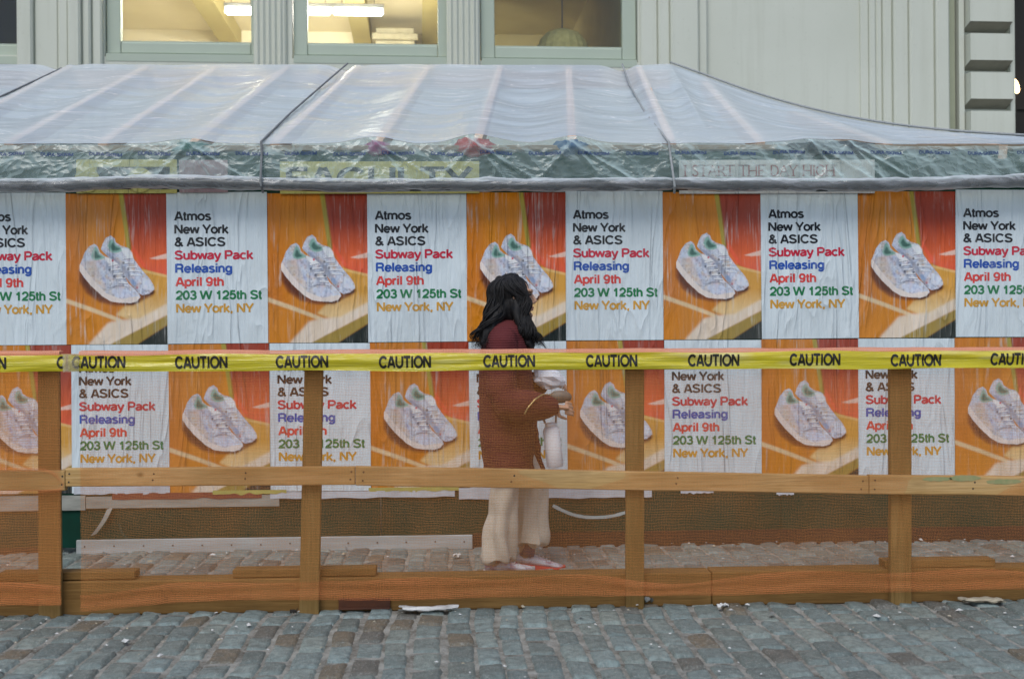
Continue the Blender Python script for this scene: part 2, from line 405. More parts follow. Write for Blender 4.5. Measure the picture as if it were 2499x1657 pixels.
M = {}
M['pine_x'] = wood('pine_lumber', (.60, .395, .18), (.47, .285, .105), 'X', (.16, .09, .03))
M['pine_z'] = wood('pine_post', (.31, .195, .07), (.225, .135, .042), 'Z', (.12, .07, .025))
M['base_x'] = wood('base_lumber', (.27, .155, .052), (.20, .108, .033), 'X', (.10, .06, .02))
M['rafter'] = wood('rafter_lumber', (.86, .62, .46), (.76, .52, .36), 'Y')
M['plate'] = wood('plate_lumber', (.34, .27, .19), (.27, .20, .13), 'X')
M['net'] = netting('orange_netting', .115, (.74, .30, .085))
M['net_fold'] = netting('orange_netting_fold', .62, (.88, .40, .25))
M['net_hem'] = netting('orange_netting_hem', .125, (.80, .27, .095))
M['green'] = plain('dark_green_plywood', (.004, .042, .028), (.006, .030, .018), .65, 5, .2, spec=.12)
M['white_board'] = plain('white_painted_board', (.42, .44, .43), (.30, .31, .29), .6, 5, .2, stretch=(.5, 4, 4))
M['kick'] = plain('brown_plank', (.050, .020, .010), (.03, .012, .007), .7, 6, .3, stretch=(.4, 4, 4))
M['grey_trim'] = plain('pale_grey_trim', (.33, .33, .29), (.22, .22, .19), .65, 6, .3, stretch=(1, 4, 4))
def facade_mat():
    t = NT('facade_paint'); a = t.noise(t.coord('World', (7, 7, .35)), 1, 5, .6); b = t.noise(t.coord('World', (.8, .8, .8)), 1, 4); c_ = t.noise(t.coord('World', (30, 30, 30)), 1, 3)
    c = t.mix(t.ramp(b, .35, .7), (.60, .62, .535), (.555, .575, .49)); c = t.mix(t.math('MULTIPLY', t.ramp(a, .52, .75), .22), c, (.36, .37, .28))
    c = t.mix(t.math('MULTIPLY', t.ramp(c_, .62, .72), .12), c, (.30, .30, .25))
    return t.done(t.bsdf(c, .55, t.bump(c_, .08, .004), .3))
M['facade'] = facade_mat()
M['frame'] = plain('window_frame_paint', (.43, .49, .40), (.40, .46, .375), .45, 2, .05)
M['stone_groove'] = plain('groove_shadow_stone', (.30, .29, .24), (.25, .24, .2), .8, 6)  # darker facade copy for chamfer undersides, shade put into the colour
M['olive_side'] = plain('olive_side_paint', (.34, .36, .25), (.30, .32, .22), .6, 2)
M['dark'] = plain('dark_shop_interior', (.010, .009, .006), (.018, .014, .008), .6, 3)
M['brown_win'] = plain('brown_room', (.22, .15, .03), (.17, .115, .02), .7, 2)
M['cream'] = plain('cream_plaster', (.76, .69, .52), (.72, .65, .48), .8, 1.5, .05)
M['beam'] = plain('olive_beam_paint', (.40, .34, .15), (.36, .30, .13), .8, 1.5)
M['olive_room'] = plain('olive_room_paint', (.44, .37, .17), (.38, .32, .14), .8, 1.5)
M['glass'] = glass('window_glass', .03)
M['tube'] = emit('fluorescent_tube', (1, .95, .86), 350)
M['flame'] = emit('warm_lamp', (1, .62, .28), 9)
M['metal'] = plain('grey_metal', (.35, .35, .35), None, .4, 8, metal=.6)
M['rattan'] = plain('woven_shade', (.62, .54, .22), (.46, .39, .14), .7, 14, .5)
def roof_plastic():
    t = NT('milky_plastic_roof'); uv = t.n('ShaderNodeTexCoord').outputs['UV']
    def mp(sc):
        q = t.n('ShaderNodeMapping'); t.l(uv, q.inputs[0]); q.inputs['Scale'].default_value = sc; return q.outputs[0]
    n1 = t.noise(mp((.75, 5.5, 1)), 1, 3, .5, .5); n2 = t.noise(mp((1.3, 15, 1)), 1, 2, .5, .4); n3 = t.noise(mp((3, 3, 1)), 1, 4)
    def ridge(n, w): return t.ramp(t.math('SUBTRACT', 1.0, t.math('ABSOLUTE', t.math('MULTIPLY_ADD', n, 2.0, -1.0))), 1 - w, 1.0)
    cr = t.math('MAXIMUM', t.math('MULTIPLY', ridge(n1, .022), t.ramp(n3, .40, .60)), t.math('MULTIPLY', ridge(n2, .022), t.ramp(n3, .58, .44)))
    nb = t.bump(t.math('MULTIPLY_ADD', n2, .4, n1), .22, .03)
    lw = t.n('ShaderNodeLayerWeight'); lw.inputs[0].default_value = .5
    fr = t.n('ShaderNodeMapRange', clamp=True); t.l(lw.outputs['Facing'], fr.inputs[0])
    for i_, v_ in ((1, .2), (2, .75), (3, .12), (4, .79)): fr.inputs[i_].default_value = v_
    k = t.math('MULTIPLY_ADD', cr, .2, fr.outputs[0], clamp=True)
    col = t.mix(cr, (.76, .85, .91), (.97, .97, .97))  # whitened creases, their highlights painted into the sheet colour
    df = t.bsdf(col, .25, nb, .6); tl = t.n('ShaderNodeBsdfTranslucent'); t.l(col, tl.inputs[0])
    tr = t.n('ShaderNodeBsdfTransparent'); tr.inputs[0].default_value = (.96, .97, .97, 1)
    return t.done(t.mixs(k, tr.outputs[0], t.mixs(.3, df, tl.outputs[0])))
M['sheet'] = roof_plastic()
def crumple(name, lo, hi, f0, f1, sc, bs, col, rough):
    t = NT(name); w0 = t.coord('World', sc); nn = t.n('ShaderNodeTexNoise'); t.l(w0, nn.inputs['Vector']); nn.inputs['Scale'].default_value = .6
    ad = t.n('ShaderNodeVectorMath', operation='MULTIPLY_ADD'); t.l(nn.outputs['Color'], ad.inputs[0]); ad.inputs[1].default_value = (1.2, 1.2, 1.2); t.l(w0, ad.inputs[2])
    def vo(s_):
        v = t.n('ShaderNodeTexVoronoi'); t.l(ad.outputs[0], v.inputs['Vector']); v.inputs['Scale'].default_value = s_; return v.outputs['Distance']
    h = t.math('MULTIPLY_ADD', vo(2.7), .45, vo(1.0)); nb = t.bump(h, bs, .05)
    lw = t.n('ShaderNodeLayerWeight'); lw.inputs[0].default_value = .5; t.l(nb, lw.inputs['Normal'])
    fr = t.n('ShaderNodeMapRange', clamp=True); t.l(lw.outputs['Facing'], fr.inputs[0])
    for i_, v_ in ((1, f0), (2, f1), (3, lo), (4, hi)): fr.inputs[i_].default_value = v_
    df = t.bsdf(col, rough, nb, .8); tl = t.n('ShaderNodeBsdfTranslucent'); tl.inputs[0].default_value = (*col, 1)
    tr = t.n('ShaderNodeBsdfTransparent'); tr.inputs[0].default_value = (.95, .97, .96, 1)
    return t.done(t.mixs(fr.outputs[0], tr.outputs[0], t.mixs(.25, df, tl.outputs[0])))
M['valance'] = crumple('clear_plastic_valance', .23, .80, .04, .55, (8, 8, 12), .30, (.66, .82, .80), .13)
M['hem'] = crumple('rolled_plastic', .16, .95, .05, .9, (5, 11, 11), .30, (.86, .90, .94), .12)
M['pole'] = plain('dark_steel_pole', (.02, .02, .018), None, .4, 10)
M['skrim'] = plain('blue_print', (.02, .05, .16), None, .5)
M['rope_l'] = plain('pale_rope', (.36, .38, .38), (.25, .26, .26), .8, 60, .6)
M['rope_d'] = plain('grey_rope', (.20, .21, .22), (.14, .15, .15), .8, 60, .6)
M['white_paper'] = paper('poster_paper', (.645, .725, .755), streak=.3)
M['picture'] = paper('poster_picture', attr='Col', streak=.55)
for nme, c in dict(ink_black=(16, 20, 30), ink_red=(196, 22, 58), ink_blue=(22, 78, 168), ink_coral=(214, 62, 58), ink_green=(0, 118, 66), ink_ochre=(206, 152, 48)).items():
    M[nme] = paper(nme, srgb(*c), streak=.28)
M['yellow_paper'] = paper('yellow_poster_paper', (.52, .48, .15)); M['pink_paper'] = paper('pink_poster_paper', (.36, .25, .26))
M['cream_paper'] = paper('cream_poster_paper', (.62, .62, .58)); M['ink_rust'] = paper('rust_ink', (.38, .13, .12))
def tape_mat():
    t = NT('yellow_tape'); n = t.noise(t.coord('World', (2.2, 12, 60)), 1, 5, .6, .5); n2 = t.noise(t.coord('World', (1.2, 1, 9)), 1, 3)
    c = t.mix(t.ramp(n, .35, .7), (.66, .56, .012), (.52, .46, .02))
    c = t.mix(t.math('MULTIPLY', t.ramp(n2, .54, .70), .75), c, (.76, .73, .42))  # pale stretched zones, with white highlights painted into the tape colour
    nb = t.bump(n, .8, .010); a = t.bsdf(c, .16, nb, .7)
    tr = t.n('ShaderNodeBsdfTransparent'); tr.inputs[0].default_value = (1, .92, .3, 1)
    return t.done(t.mixs(.88, tr.outputs[0], a))
M['tape'] = tape_mat()
M['tape_ink'] = plain('tape_ink', (.02, .018, .01), None, .35)

# ------------------------------------------------------------------ depth layout (metres from the camera)
Y_RAIL, Y_POST, Y_BASE = 5.25, 5.29, 5.33
Y_WALL, Y_EAVE, Y_RIDGE, Y_BLD = 6.90, 6.82, 10.0, 13.0
Y_PERSON = 6.15

# ================================================================== SETTING: ground and cobbles
gm = NT('joint_dust'); gv = gm.coord('World', (9, 9, 9)); g1 = gm.noise(gv, 1, 6, .65); g2 = gm.noise(gm.coord('World', (70, 70, 70)), 1, 3)
gc = gm.mix(gm.ramp(g1, .35, .65), (.34, .335, .30), (.11, .10, .08)); gc = gm.mix(gm.ramp(g2, .5, .75), gc, (.33, .33, .30))
M['dust'] = gm.done(gm.bsdf(gc, .9, gm.bump(gm.math('ADD', g1, g2), .8, .012), .2))
sm = NT('cobble_stone'); at_ = sm.n('ShaderNodeAttribute', attribute_name='Col').outputs['Color']
s1 = sm.noise(sm.coord('World', (26, 26, 26)), 1, 6, .65); s2 = sm.noise(sm.coord('World', (140, 60, 140)), 1, 3, .6)
sc_ = sm.mix(sm.math('MULTIPLY', sm.ramp(s1, .38, .66), .62), at_, (.075, .085, .075))
sc_ = sm.mix(sm.math('MULTIPLY', sm.ramp(s2, .54, .68), .5), sc_, (.36, .37, .34))
M['cobble'] = sm.done(sm.bsdf(sc_, sm.math('MULTIPLY_ADD', s1, .4, .30), sm.bump(sm.math('MULTIPLY_ADD', s2, .5, s1), 1.0, .010), .35))
g = MB(); g.grid(2, 2, lambda u, v: (-150 + 300 * u, -150 + 300 * v, -.013))
tag(g.build('ground', M['dust']), kind='structure')

cb = MB(); cols = []
x = -4.6
while x < 4.8:
    wcol = rnd.uniform(.102, .134); yv = 3.3 + rnd.uniform(0, .2); ci = x
    while yv < 7.3:
        ln = rnd.uniform(.165, .25)
        def xw(y_, ci=ci): return .05 * nz(y_ * .8, 3.3) + .012 * nz(y_ * 2.1, ci * 4)
        gp = rnd.uniform(.003, .008)
        cs = [(x + gp / 2 + rnd.uniform(-.004, .006), yv + gp / 2 + rnd.uniform(-.006, .008)), (x + wcol - gp / 2 + rnd.uniform(-.006, .004), yv + gp / 2 + rnd.uniform(-.006, .008)),
              (x + wcol - gp / 2 + rnd.uniform(-.006, .004), yv + ln - gp / 2 + rnd.uniform(-.008, .006)), (x + gp / 2 + rnd.uniform(-.004, .006), yv + ln - gp / 2 + rnd.uniform(-.008, .006))]
        h0 = rnd.uniform(-.006, .004); tx, ty = rnd.uniform(-.004, .004), rnd.uniform(-.004, .004); sd0 = rnd.uniform(0, 99)
        q = rnd.random()
        if q < .06: c = (.18, .15, .105)
        elif q < .14: c = (.14, .135, .115)
        else:
            b = rnd.uniform(.17, .31); k_ = rnd.uniform(-.04, .04); c = (b * (.84 + k_), b * 1.03, b * (.96 - k_))
        def f(u, v, cs=cs, h0=h0, tx=tx, ty=ty, sd0=sd0):
            u2 = .5 + .5 * math.copysign(abs(2 * u - 1) ** .6, 2 * u - 1); v2 = .5 + .5 * math.copysign(abs(2 * v - 1) ** .6, 2 * v - 1)
            px = lerp(lerp(cs[0][0], cs[1][0], u2), lerp(cs[3][0], cs[2][0], u2), v2)
            py = lerp(lerp(cs[0][1], cs[1][1], u2), lerp(cs[3][1], cs[2][1], u2), v2)
            a, b2 = abs(2 * u2 - 1), abs(2 * v2 - 1)
            dz = -.0022 * (a ** 3 + b2 ** 3) - .026 * max(a ** 14, b2 ** 18)
            if a > .9 and b2 > .9: dz -= .006
            jx = .005 * nz(px * 26, py * 26, sd0)
            return (px + xw(py) + jx, py + jx, h0 + dz + tx * (2 * u2 - 1) + ty * (2 * v2 - 1) + .007 * nz(px * 20, py * 20, sd0))
        nb = len(cb.v); cb.grid(6, 8, f); cols += [c] * (len(cb.v) - nb)
        yv += ln
    x += wcol
o = cb.build('cobblestone_street', M['cobble']); ca = o.data.color_attributes.new('Col', 'FLOAT_COLOR', 'POINT')
ca.data.foreach_set('color', np.array([(*c, 1) for c in cols], dtype=np.float32).ravel())
tag(o, kind='structure')

# ================================================================== SETTING: white facade behind
BA = math.radians(2.6)
bo = Vector((0, Y_BLD, 0)); be = Vector((math.cos(BA), math.sin(BA), 0)); bn = Vector((-math.sin(BA), math.cos(BA), 0))
def bl(px, py, dep=0.0):                       # photo pixel -> (s, z) on the facade plane
    d = ray(px, py); o2 = bo + bn * dep
    t = (o2 - CAM).dot(bn) / d.dot(bn); p = CAM + d * t
    return (p - bo).dot(be), p.z
def bx(px, dep=0.0): return bl(px, 100, dep)[0]
def bz(py, px=1250, dep=0.0): return bl(px, py, dep)[1]
bld = empty('building', bo, 'pale green white facade with fluted mullions and lit windows behind the plastic roof', 'building', rz=BA)
ZT = 7.5
def bbox(mb, x0, x1, d0, d1, z0, z1, mi=0, bev=0.0): mb.box((x0, d0, z0), (x1, d1, z1), mi, bev)
wins = [(-60, 47, 107, 'd'), (291, 611, 102, 'l'), (749, 1069, 107, 'l'), (1208, 1521, 114, 'o')]
W = MB()
zs = bz(150)
bbox(W, bx(-900), bx(2324), 0, .35, 0, zs)
edges = [bx(-900)]
for (a, b, y, k) in wins: edges += [bx(a - 36), bx(b + 36)]
edges.append(bx(2300))
for i in range(0, len(edges), 2): bbox(W, edges[i], edges[i + 1], 0.002, .35, zs, ZT)
W.build('wall', M['facade'], bld, local=True, smooth=False)
for (a, b, y, k) in wins:
    x0, x1, z0 = bx(a - 34), bx(b + 34), bz(y + 28, (a + b) / 2); gx0, gx1, gz = bx(a), bx(b), bz(y, (a + b) / 2)
    Fm = MB()
    bbox(Fm, x0, gx0, .06, .16, z0, ZT, bev=.008); bbox(Fm, gx1, x1, .06, .16, z0, ZT, bev=.008)
    bbox(Fm, gx0 + .003, gx1 - .003, .063, .16, z0 + .003, gz, bev=.01)
    bbox(Fm, gx0 + .004, gx1 - .004, .075, .13, gz, gz + .018)
    fo = Fm.build('window', M['frame'], bld, local=True, smooth=False)
    P = MB(); P.box((gx0 - .01, .115, gz + .018), (gx1 + .01, .121, ZT)); P.build('pane', M['glass'], fo, local=True, smooth=False)
    Sl = MB(); bbox(Sl, x0 + .006, x1 - .006, -.005, .2, z0 - .10, z0 - .014)
    Sl.build('sill', M['frame'], fo, local=True, smooth=False)
# fluted mullions and moulded pilasters
def moulding(lst, name='pilaster'):
    mb = MB()
    for (p0, p1, d) in lst: bbox(mb, bx(p0), bx(p1), -d, .01, zs - 1.0, ZT, bev=min(.02, d * .4))
    return mb.build(name, M['facade'], bld, local=True, smooth=False)
for c in (660, 1130):
    fl = [(c - 40, c + 40, .05)] + [(c - 34 + i * 14, c - 25 + i * 14, .075) for i in range(5)]
    moulding(fl, 'fluted_mullion')
moulding([(52, 90, .16), (90, 150, .10), (150, 176, .13), (176, 206, .17), (206, 227, .11), (227, 252, .06)])
moulding([(1562, 1604, .05), (1604, 1632, .09), (1632, 1700, .13), (1700, 1724, .07)])
moulding([(2098, 2118, .03), (2118, 2134, .06), (2134, 2150, .045), (2150, 2172, .08), (2172, 2208, .12), (2208, 2268, .15), (2268, 2300, .19)])
sp = MB(); bbox(sp, bx(2300), bx(2324), -.06, .3, 0, ZT); sp.build('olive_return', M['olive_side'], bld, local=True, smooth=False)
# quoined corner pillar
Q = MB(); qx0, qx1 = bx(2330), bx(2466)
bbox(Q, qx0, qx1, .0, .5, 0, ZT); ys = [-26, 67, 160, 253, 346, 440]
bbox(Q, qx0 + .002, bx(2343), -.10, .0, 0, ZT); bbox(Q, bx(2455), qx1 - .002, -.10, .0, 0, ZT)
px0, px1 = bx(2346), bx(2453)
for i in range(-6, 12):
    yb = 67 + 93 * (i); yt = yb - 67
    z0, z1 = bz(yb, 2400), bz(yt - 2, 2400)
    if z0 < 0.2: continue
    e = .10; w_ = .05
    vs = [(px0, -.003, z0 - w_), (px1, -.003, z0 - w_), (px1, -.003, z1 + w_ * .4), (px0, -.003, z1 + w_ * .4),
          (px0 + e, -.17, z0 + .01), (px1 - e * .6, -.17, z0 + .01), (px1 - e * .6, -.17, z1), (px0 + e, -.17, z1)]
    vs = [(px0, 0, z0 - .07), (px1, 0, z0 - .07), (px1, 0, z1), (px0, 0, z1), (px0 + .012, -.2, z0 + .012), (px1 - .012, -.2, z0 + .012), (px1 - .012, -.2, z1 - .012), (px0 + .012, -.2, z1 - .012)]
    Q.add(vs, [(4, 5, 6, 7), (3, 2, 6, 7)[::-1], (0, 3, 7, 4), (1, 5, 6, 2)], 0)
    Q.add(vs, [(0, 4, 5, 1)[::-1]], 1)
Q.build('quoin_pillar', [M['facade'], M['stone_groove']], bld, local=True, smooth=False)
# rooms behind the windows
R = MB(); xl, xr, xm = bx(100), bx(1135), bx(1560); zc, yb_ = 6.35, 6.0
def room(mb, x0, x1, d0, d1, z0, z1, mi, lgap=0, rgap=0):
    vs = [(x, y, z) for z in (z0, z1) for y in (d0, d1) for x in (x0, x1)]
    mb.add(vs, [(0, 1, 3, 2), (4, 6, 7, 5), (2, 3, 7, 6)], mi)
    for x_, gap in ((x0, lgap), (x1, rgap)):
        dm = d1 - gap * (d1 - d0); mb.add([(x_, d0, z0), (x_, dm, z0), (x_, dm, z1), (x_, d0, z1)], [(0, 1, 2, 3)], mi)
xb = bx(-260)
R.add([(xl, .36, zc), (xr, .36, zc), (xr, yb_, zc), (xb, yb_, zc), (xb, 1.4, zc), (xl, 1.4, zc)], [(0, 1, 2, 3, 4, 5)])
R.add([(xl, .36, 3.2), (xr, .36, 3.2), (xr, yb_, 3.2), (xb, yb_, 3.2), (xb, 1.4, 3.2), (xl, 1.4, 3.2)], [(0, 1, 2, 3, 4, 5)])
for (xa_, da_, xc_, dc_) in ((xl, .36, xl, 1.4), (xl, 1.4, xb, 1.4), (xb, 1.4, xb, yb_), (xb, yb_, xr, yb_), (xr, .36, xr, 3.6)): R.add([(xa_, da_, 3.2), (xc_, dc_, 3.2), (xc_, dc_, zc), (xa_, da_, zc)], [(0, 1, 2, 3)])  # right wall stops short so tube light spills into the dim room
s0_ = bl(456, 60, 5.9)[0]; R.box((s0_ - .05, 5.88, 3.2), (s0_ + .05, 5.99, zc - .3))
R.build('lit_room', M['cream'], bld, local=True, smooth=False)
R = MB(); room(R, xr + .02, xm, .36, yb_, 3.2, zc, 0, .45, 0); R.build('dim_room', M['olive_room'], bld, local=True, smooth=False)  # opening added in the left wall to let tube light in
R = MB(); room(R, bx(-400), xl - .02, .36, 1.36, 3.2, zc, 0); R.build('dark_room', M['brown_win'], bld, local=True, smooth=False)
def bl_at(px, py, dep): return bl(px, py, dep)
B = MB()
for (pxb, wd) in ((353, .30), (826, .28), (1062, .26), (-80, .3)):
    xc = bx(pxb); bbox(B, xc - wd / 2, xc + wd / 2, .4, yb_ - .01, zc - .28, zc - .003)
B.build('ceiling_beam', M['beam'], bld, local=True, smooth=False)
B = MB(); xc, _ = bl(965, 80, 5.2); bbox(B, xc - .24, xc + .24, 5.0, 5.5, 3.21, 5.75)
for i, (e, z0) in enumerate(((.27, 5.75), (.31, 5.85), (.36, 5.95), (.30, 6.05))): bbox(B, xc - e, xc + e, 5.0 - (e - .24), 5.5, z0, z0 + .098, bev=.015)
M['column'] = plain('darkened_plaster', (.40, .36, .25), (.30, .27, .18), .85, 9, .4)  # cream made darker because the nearby tube lights it too strongly
B.build('column', M['column'], bld, local=True, smooth=False)
def world(s, dep, z): return bo + be * s + bn * dep + Vector((0, 0, z))
def tube_light(px, py, L, label):
    s, z = bl(px, py, 2.4); p = world(s, 2.4, z)
    r = empty('tube_light', p, label, 'light', 'fluorescent tubes hanging inside the lit room', BA)
    a = MB(); a.tube([(-L / 2, 0, 0), (L / 2, 0, 0)], .045, 10); a.build('tube', M['tube'], r, local=True)
    a = MB(); a.box((-L / 2 - .04, -.03, .05), (L / 2 + .04, .05, .11), bev=.006)
    for s_ in (-1, 1): a.box((s_ * (L / 2 + .005), -.02, -.03), (s_ * (L / 2 + .035), .02, .05)); a.tube([(s_ * L * .35, 0, .11), (s_ * L * .35, 0, zc - z - .01)], .006, 6)
    a.build('fitting', M['metal'], r, local=True, smooth=False)
tube_light(588, 29, .36, 'glowing fluorescent tube behind the right side of the leftmost lit window')
tube_light(772, 30, .34, 'short glowing fluorescent tube at the left edge of the middle window')
tube_light(874, 31, .62, 'longest glowing fluorescent tube, hanging inside the middle window')
s, z = bl(1372, 72, 1.5); pl = empty('pendant_lamp', world(s, 1.5, z), 'ribbed dome pendant lamp hanging in the dim right window', 'lamp', rz=BA)
a = MB(); n = 40; prof = [(0.02, 0), (.10, -.015), (.2, -.06), (.28, -.14), (.325, -.25), (.34, -.38)]
vs = []; fs = []
for (r, h) in prof:
    for k in range(n):
        q = r * (1 + .035 * (k % 2)); t = 2 * math.pi * k / n; vs.append((q * math.cos(t), q * math.sin(t), h))
for i in range(len(prof) - 1):
    for k in range(n): fs.append((i * n + k, i * n + (k + 1) % n, (i + 1) * n + (k + 1) % n, (i + 1) * n + k))
a.add(vs, fs); a.build('shade', M['rattan'], pl, local=True, smooth=False)
a = MB(); a.tube([(0, 0, -.01), (0, 0, zc - z - .005)], .008, 6); a.build('cord', M['rope_d'], pl, local=True)
# dark shop beyond the corner
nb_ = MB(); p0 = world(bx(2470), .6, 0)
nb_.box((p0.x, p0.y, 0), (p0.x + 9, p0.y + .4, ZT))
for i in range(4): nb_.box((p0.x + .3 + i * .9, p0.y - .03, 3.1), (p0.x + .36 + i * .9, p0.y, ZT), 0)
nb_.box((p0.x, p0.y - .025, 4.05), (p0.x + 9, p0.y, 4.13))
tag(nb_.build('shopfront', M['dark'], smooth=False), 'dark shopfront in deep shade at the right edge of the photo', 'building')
s, z = bl(2477, 210, .35); p = world(s, .35, z)
lp = empty('wall_lamp', p, 'warm glowing lamp shining in the dark shopfront at the right edge', 'lamp')
a = MB(); a.ball((0, 0, 0), (.045, .045, .10), 12, 8); b_ = a.build('bulb', M['flame'], lp, local=True); b_.rotation_euler.y = -.35
a = MB(); a.tube([(0, 0, .09), (.02, .1, .14), (.02, .24, .14)], .012, 6); a.build('bracket', M['dark'], lp, local=True)

# ================================================================== street shed with hoarding
shed = empty('street_shed', (0, Y_WALL, 0), 'long dark green plywood shed covered with posters and roofed in plastic', 'shed')
XL, XR = -6.5, 4.3
zE = at(1250, 352, Y_EAVE).z
zR = atd(1250, 152, Y_RIDGE).z
zTop = at(1250, 368, Y_WALL).z
A = MB(); xs_ = [XL, -4.2, -2.99, -.56, 1.88, XR]
for i in range(5): A.box((xs_[i] + .002, Y_WALL, .02 + .002 * i), (xs_[i + 1] - .002, Y_WALL + .02, zTop - .002 * i))
A.build('wall_panel', M['green'], shed, smooth=False)
A = MB(); A.box((XR - .02, Y_WALL + .021, .02), (XR, 12.2, zTop)); A.box((XL, 12.2, .02), (XR, 12.22, zTop)); A.box((XL, Y_WALL + .021, .02), (XL + .02, 12.2, zTop))
A.build('side_wall', M['green'], shed, smooth=False)
A = MB(); A.box((XL, Y_WALL - .012, zTop), (XR, Y_WALL + .10, zTop + .032), bev=.004); A.build('top_plate', M['plate'], shed, smooth=False)
A = MB(); p0, p1 = at(186, 1336, Y_WALL - .02), at(1153, 1322, Y_WALL - .02)
A.box((p0.x, Y_WALL - .022, p1.z - .042), (p1.x, Y_WALL - .001, p1.z + .042), bev=.003)
for i in range(14):
    q = lerp(p0.x + .05, p1.x - .05, i / 13); A.box((q - .004, Y_WALL - .0245, p1.z + .006 * nz(i * 3.1)), (q + .004, Y_WALL - .0215, p1.z + .008 + .006 * nz(i * 3.1)), 1)
A.build('baseboard', [M['white_board'], M['kick']], shed, smooth=False)
A = MB(); A.box((p1.x + .003, Y_WALL - .016, -.012), (XR, Y_WALL - .001, p1.z + .05)); A.build('kick_board', M['kick'], shed, smooth=False); A = MB(); A.box((XL, Y_WALL - .012, -.012), (p0.x - .10, Y_WALL - .001, p0.z - .0))
A.build('kick_board', M['kick'], shed, smooth=False)
A = MB(); a0, a1 = at(-300, 1228, Y_WALL), at(210, 1226, Y_WALL); b0 = at(682, 1222, Y_WALL)
A.box((a0.x, Y_WALL - .014, a1.z - .044), (a1.x, Y_WALL - .001, a1.z + .044)); A.box((a1.x + .004, Y_WALL - .012, b0.z - .03), (b0.x, Y_WALL - .001, b0.z + .04))
A.build('trim_board', M['grey_trim'], shed, smooth=False)
def stroke(pts, wd, mat, name='paint_mark', Y=Y_WALL - .004):
    q = MB(); n = len(pts); L = []
    for i, p in enumerate(pts):
        t = Vector((pts[min(i + 1, n - 1)][0] - pts[max(i - 1, 0)][0], 0, pts[min(i + 1, n - 1)][1] - pts[max(i - 1, 0)][1])).normalized()
        nn = Vector((-t.z, 0, t.x)); c = Vector((p[0], Y, p[1])); w2 = wd * (.8 + .4 * abs(nz(i * 1.7)))
        L += [c + nn * w2 / 2, c - nn * w2 / 2]
    q.add(L, [(2 * i, 2 * i + 1, 2 * i + 3, 2 * i + 2) for i in range(n - 1)])
    return q.build(name, mat, shed, smooth=False)
M['spray'] = plain('white_spray_paint', (.42, .50, .50), (.30, .38, .38), .6, 20)
M['green_spray'] = plain('green_paint', (.004, .05, .035), None, .6, 20)
def pw(lst): return [(at(x, y, Y_WALL).x, at(x, y, Y_WALL).z) for x, y in lst]
def curve(lst, n=18):
    xs = np.array(lst, float); t = np.linspace(0, len(lst) - 1, n); k = np.arange(len(lst))
    return list(zip(np.interp(t, k, xs[:, 0]), np.interp(t, k, xs[:, 1])))
def smoothc(lst, n=24):
    P = [Vector((*p, 0)) for p in lst]; P = [P[0] * 2 - P[1]] + P + [P[-1] * 2 - P[-2]]; out = []
    for i in range(n + 1):
        t = i / n * (len(lst) - 1); k = min(int(t), len(lst) - 2); u = t - k; a, b, c, d = P[k:k + 4]
        q = .5 * ((2 * b) + (c - a) * u + (2 * a - 5 * b + 4 * c - d) * u * u + (3 * b - a - 3 * c + d) * u ** 3); out.append((q.x, q.y))
    return out
o = stroke(pw(smoothc([(1349, 1233), (1375, 1246), (1405, 1257), (1446, 1262), (1491, 1259), (1528, 1249), (1560, 1236)])), .022, M['spray']); o['label'] = 'pale curved sprayed line'
o = stroke(pw(smoothc([(291, 1277), (299, 1300), (318, 1320)])), .014, M['green_spray']); o['label'] = 'dark green brush mark'
# rafters and ridge
raf = [(-190, 165, -560, 320), (-20, 165, -390, 322), (160, 165, -200, 322), (340, 165, 0, 322), (500, 160, 220, 335), (665, 155, 430, 335), (825, 153, 622, 330), (990, 150, 865, 326), (1155, 152, 1098, 324), (1313, 150, 1322, 322), (1475, 150, 1556, 330)]
rpts = []
for (a, b, c, d) in raf: rpts.append((atd(a, 152, Y_RIDGE), atd(c, 332, Y_EAVE)))
ridge_end = atd(1548, 146, Y_RIDGE); corner = atd(2640, 332, Y_EAVE); corner.z = zE
def hip(t): return ridge_end.lerp(corner, t)
def hsag(h): return .225 * math.sin(math.pi * min(1, h)) * (1 - .25 * h)
hipr = [(hip(.10), atd(1765, 330, Y_EAVE)), (hip(.33), atd(2065, 330, Y_EAVE)), (hip(.62), atd(2330, 335, Y_EAVE))]
for (p, q) in rpts + hipr:
    p = Vector((p.x, p.y, p.z - hsag((p.x - ridge_end.x) / (corner.x - ridge_end.x)) - .03 if p.y < Y_RIDGE - .01 else zR)); q = p.lerp(Vector((q.x, q.y, zE)), .968)
    d = (q - p).normalized(); sd_ = Vector((0, 0, 1)).cross(d).normalized(); up = d.cross(sd_) if d.cross(sd_).z > 0 else -d.cross(sd_)
    A = MB(); vs = []
    for e in (p, q + d * -.02):
        for (i, j) in ((-1, 0), (1, 0), (1, -1), (-1, -1)): vs.append(e + sd_ * (.027 * i) + up * (.085 * j - .013))
    A.add(vs, [(0, 1, 5, 4), (1, 2, 6, 5), (2, 3, 7, 6), (3, 0, 4, 7), (0, 3, 2, 1), (4, 5, 6, 7)])
    A.build('rafter', M['rafter'], shed, smooth=False)
A = MB(); A.box((XL, Y_RIDGE + .003, zR - .2), (ridge_end.x, Y_RIDGE + .04, zR - .045)); A.build('ridge_beam', M['rafter'], shed, smooth=False)

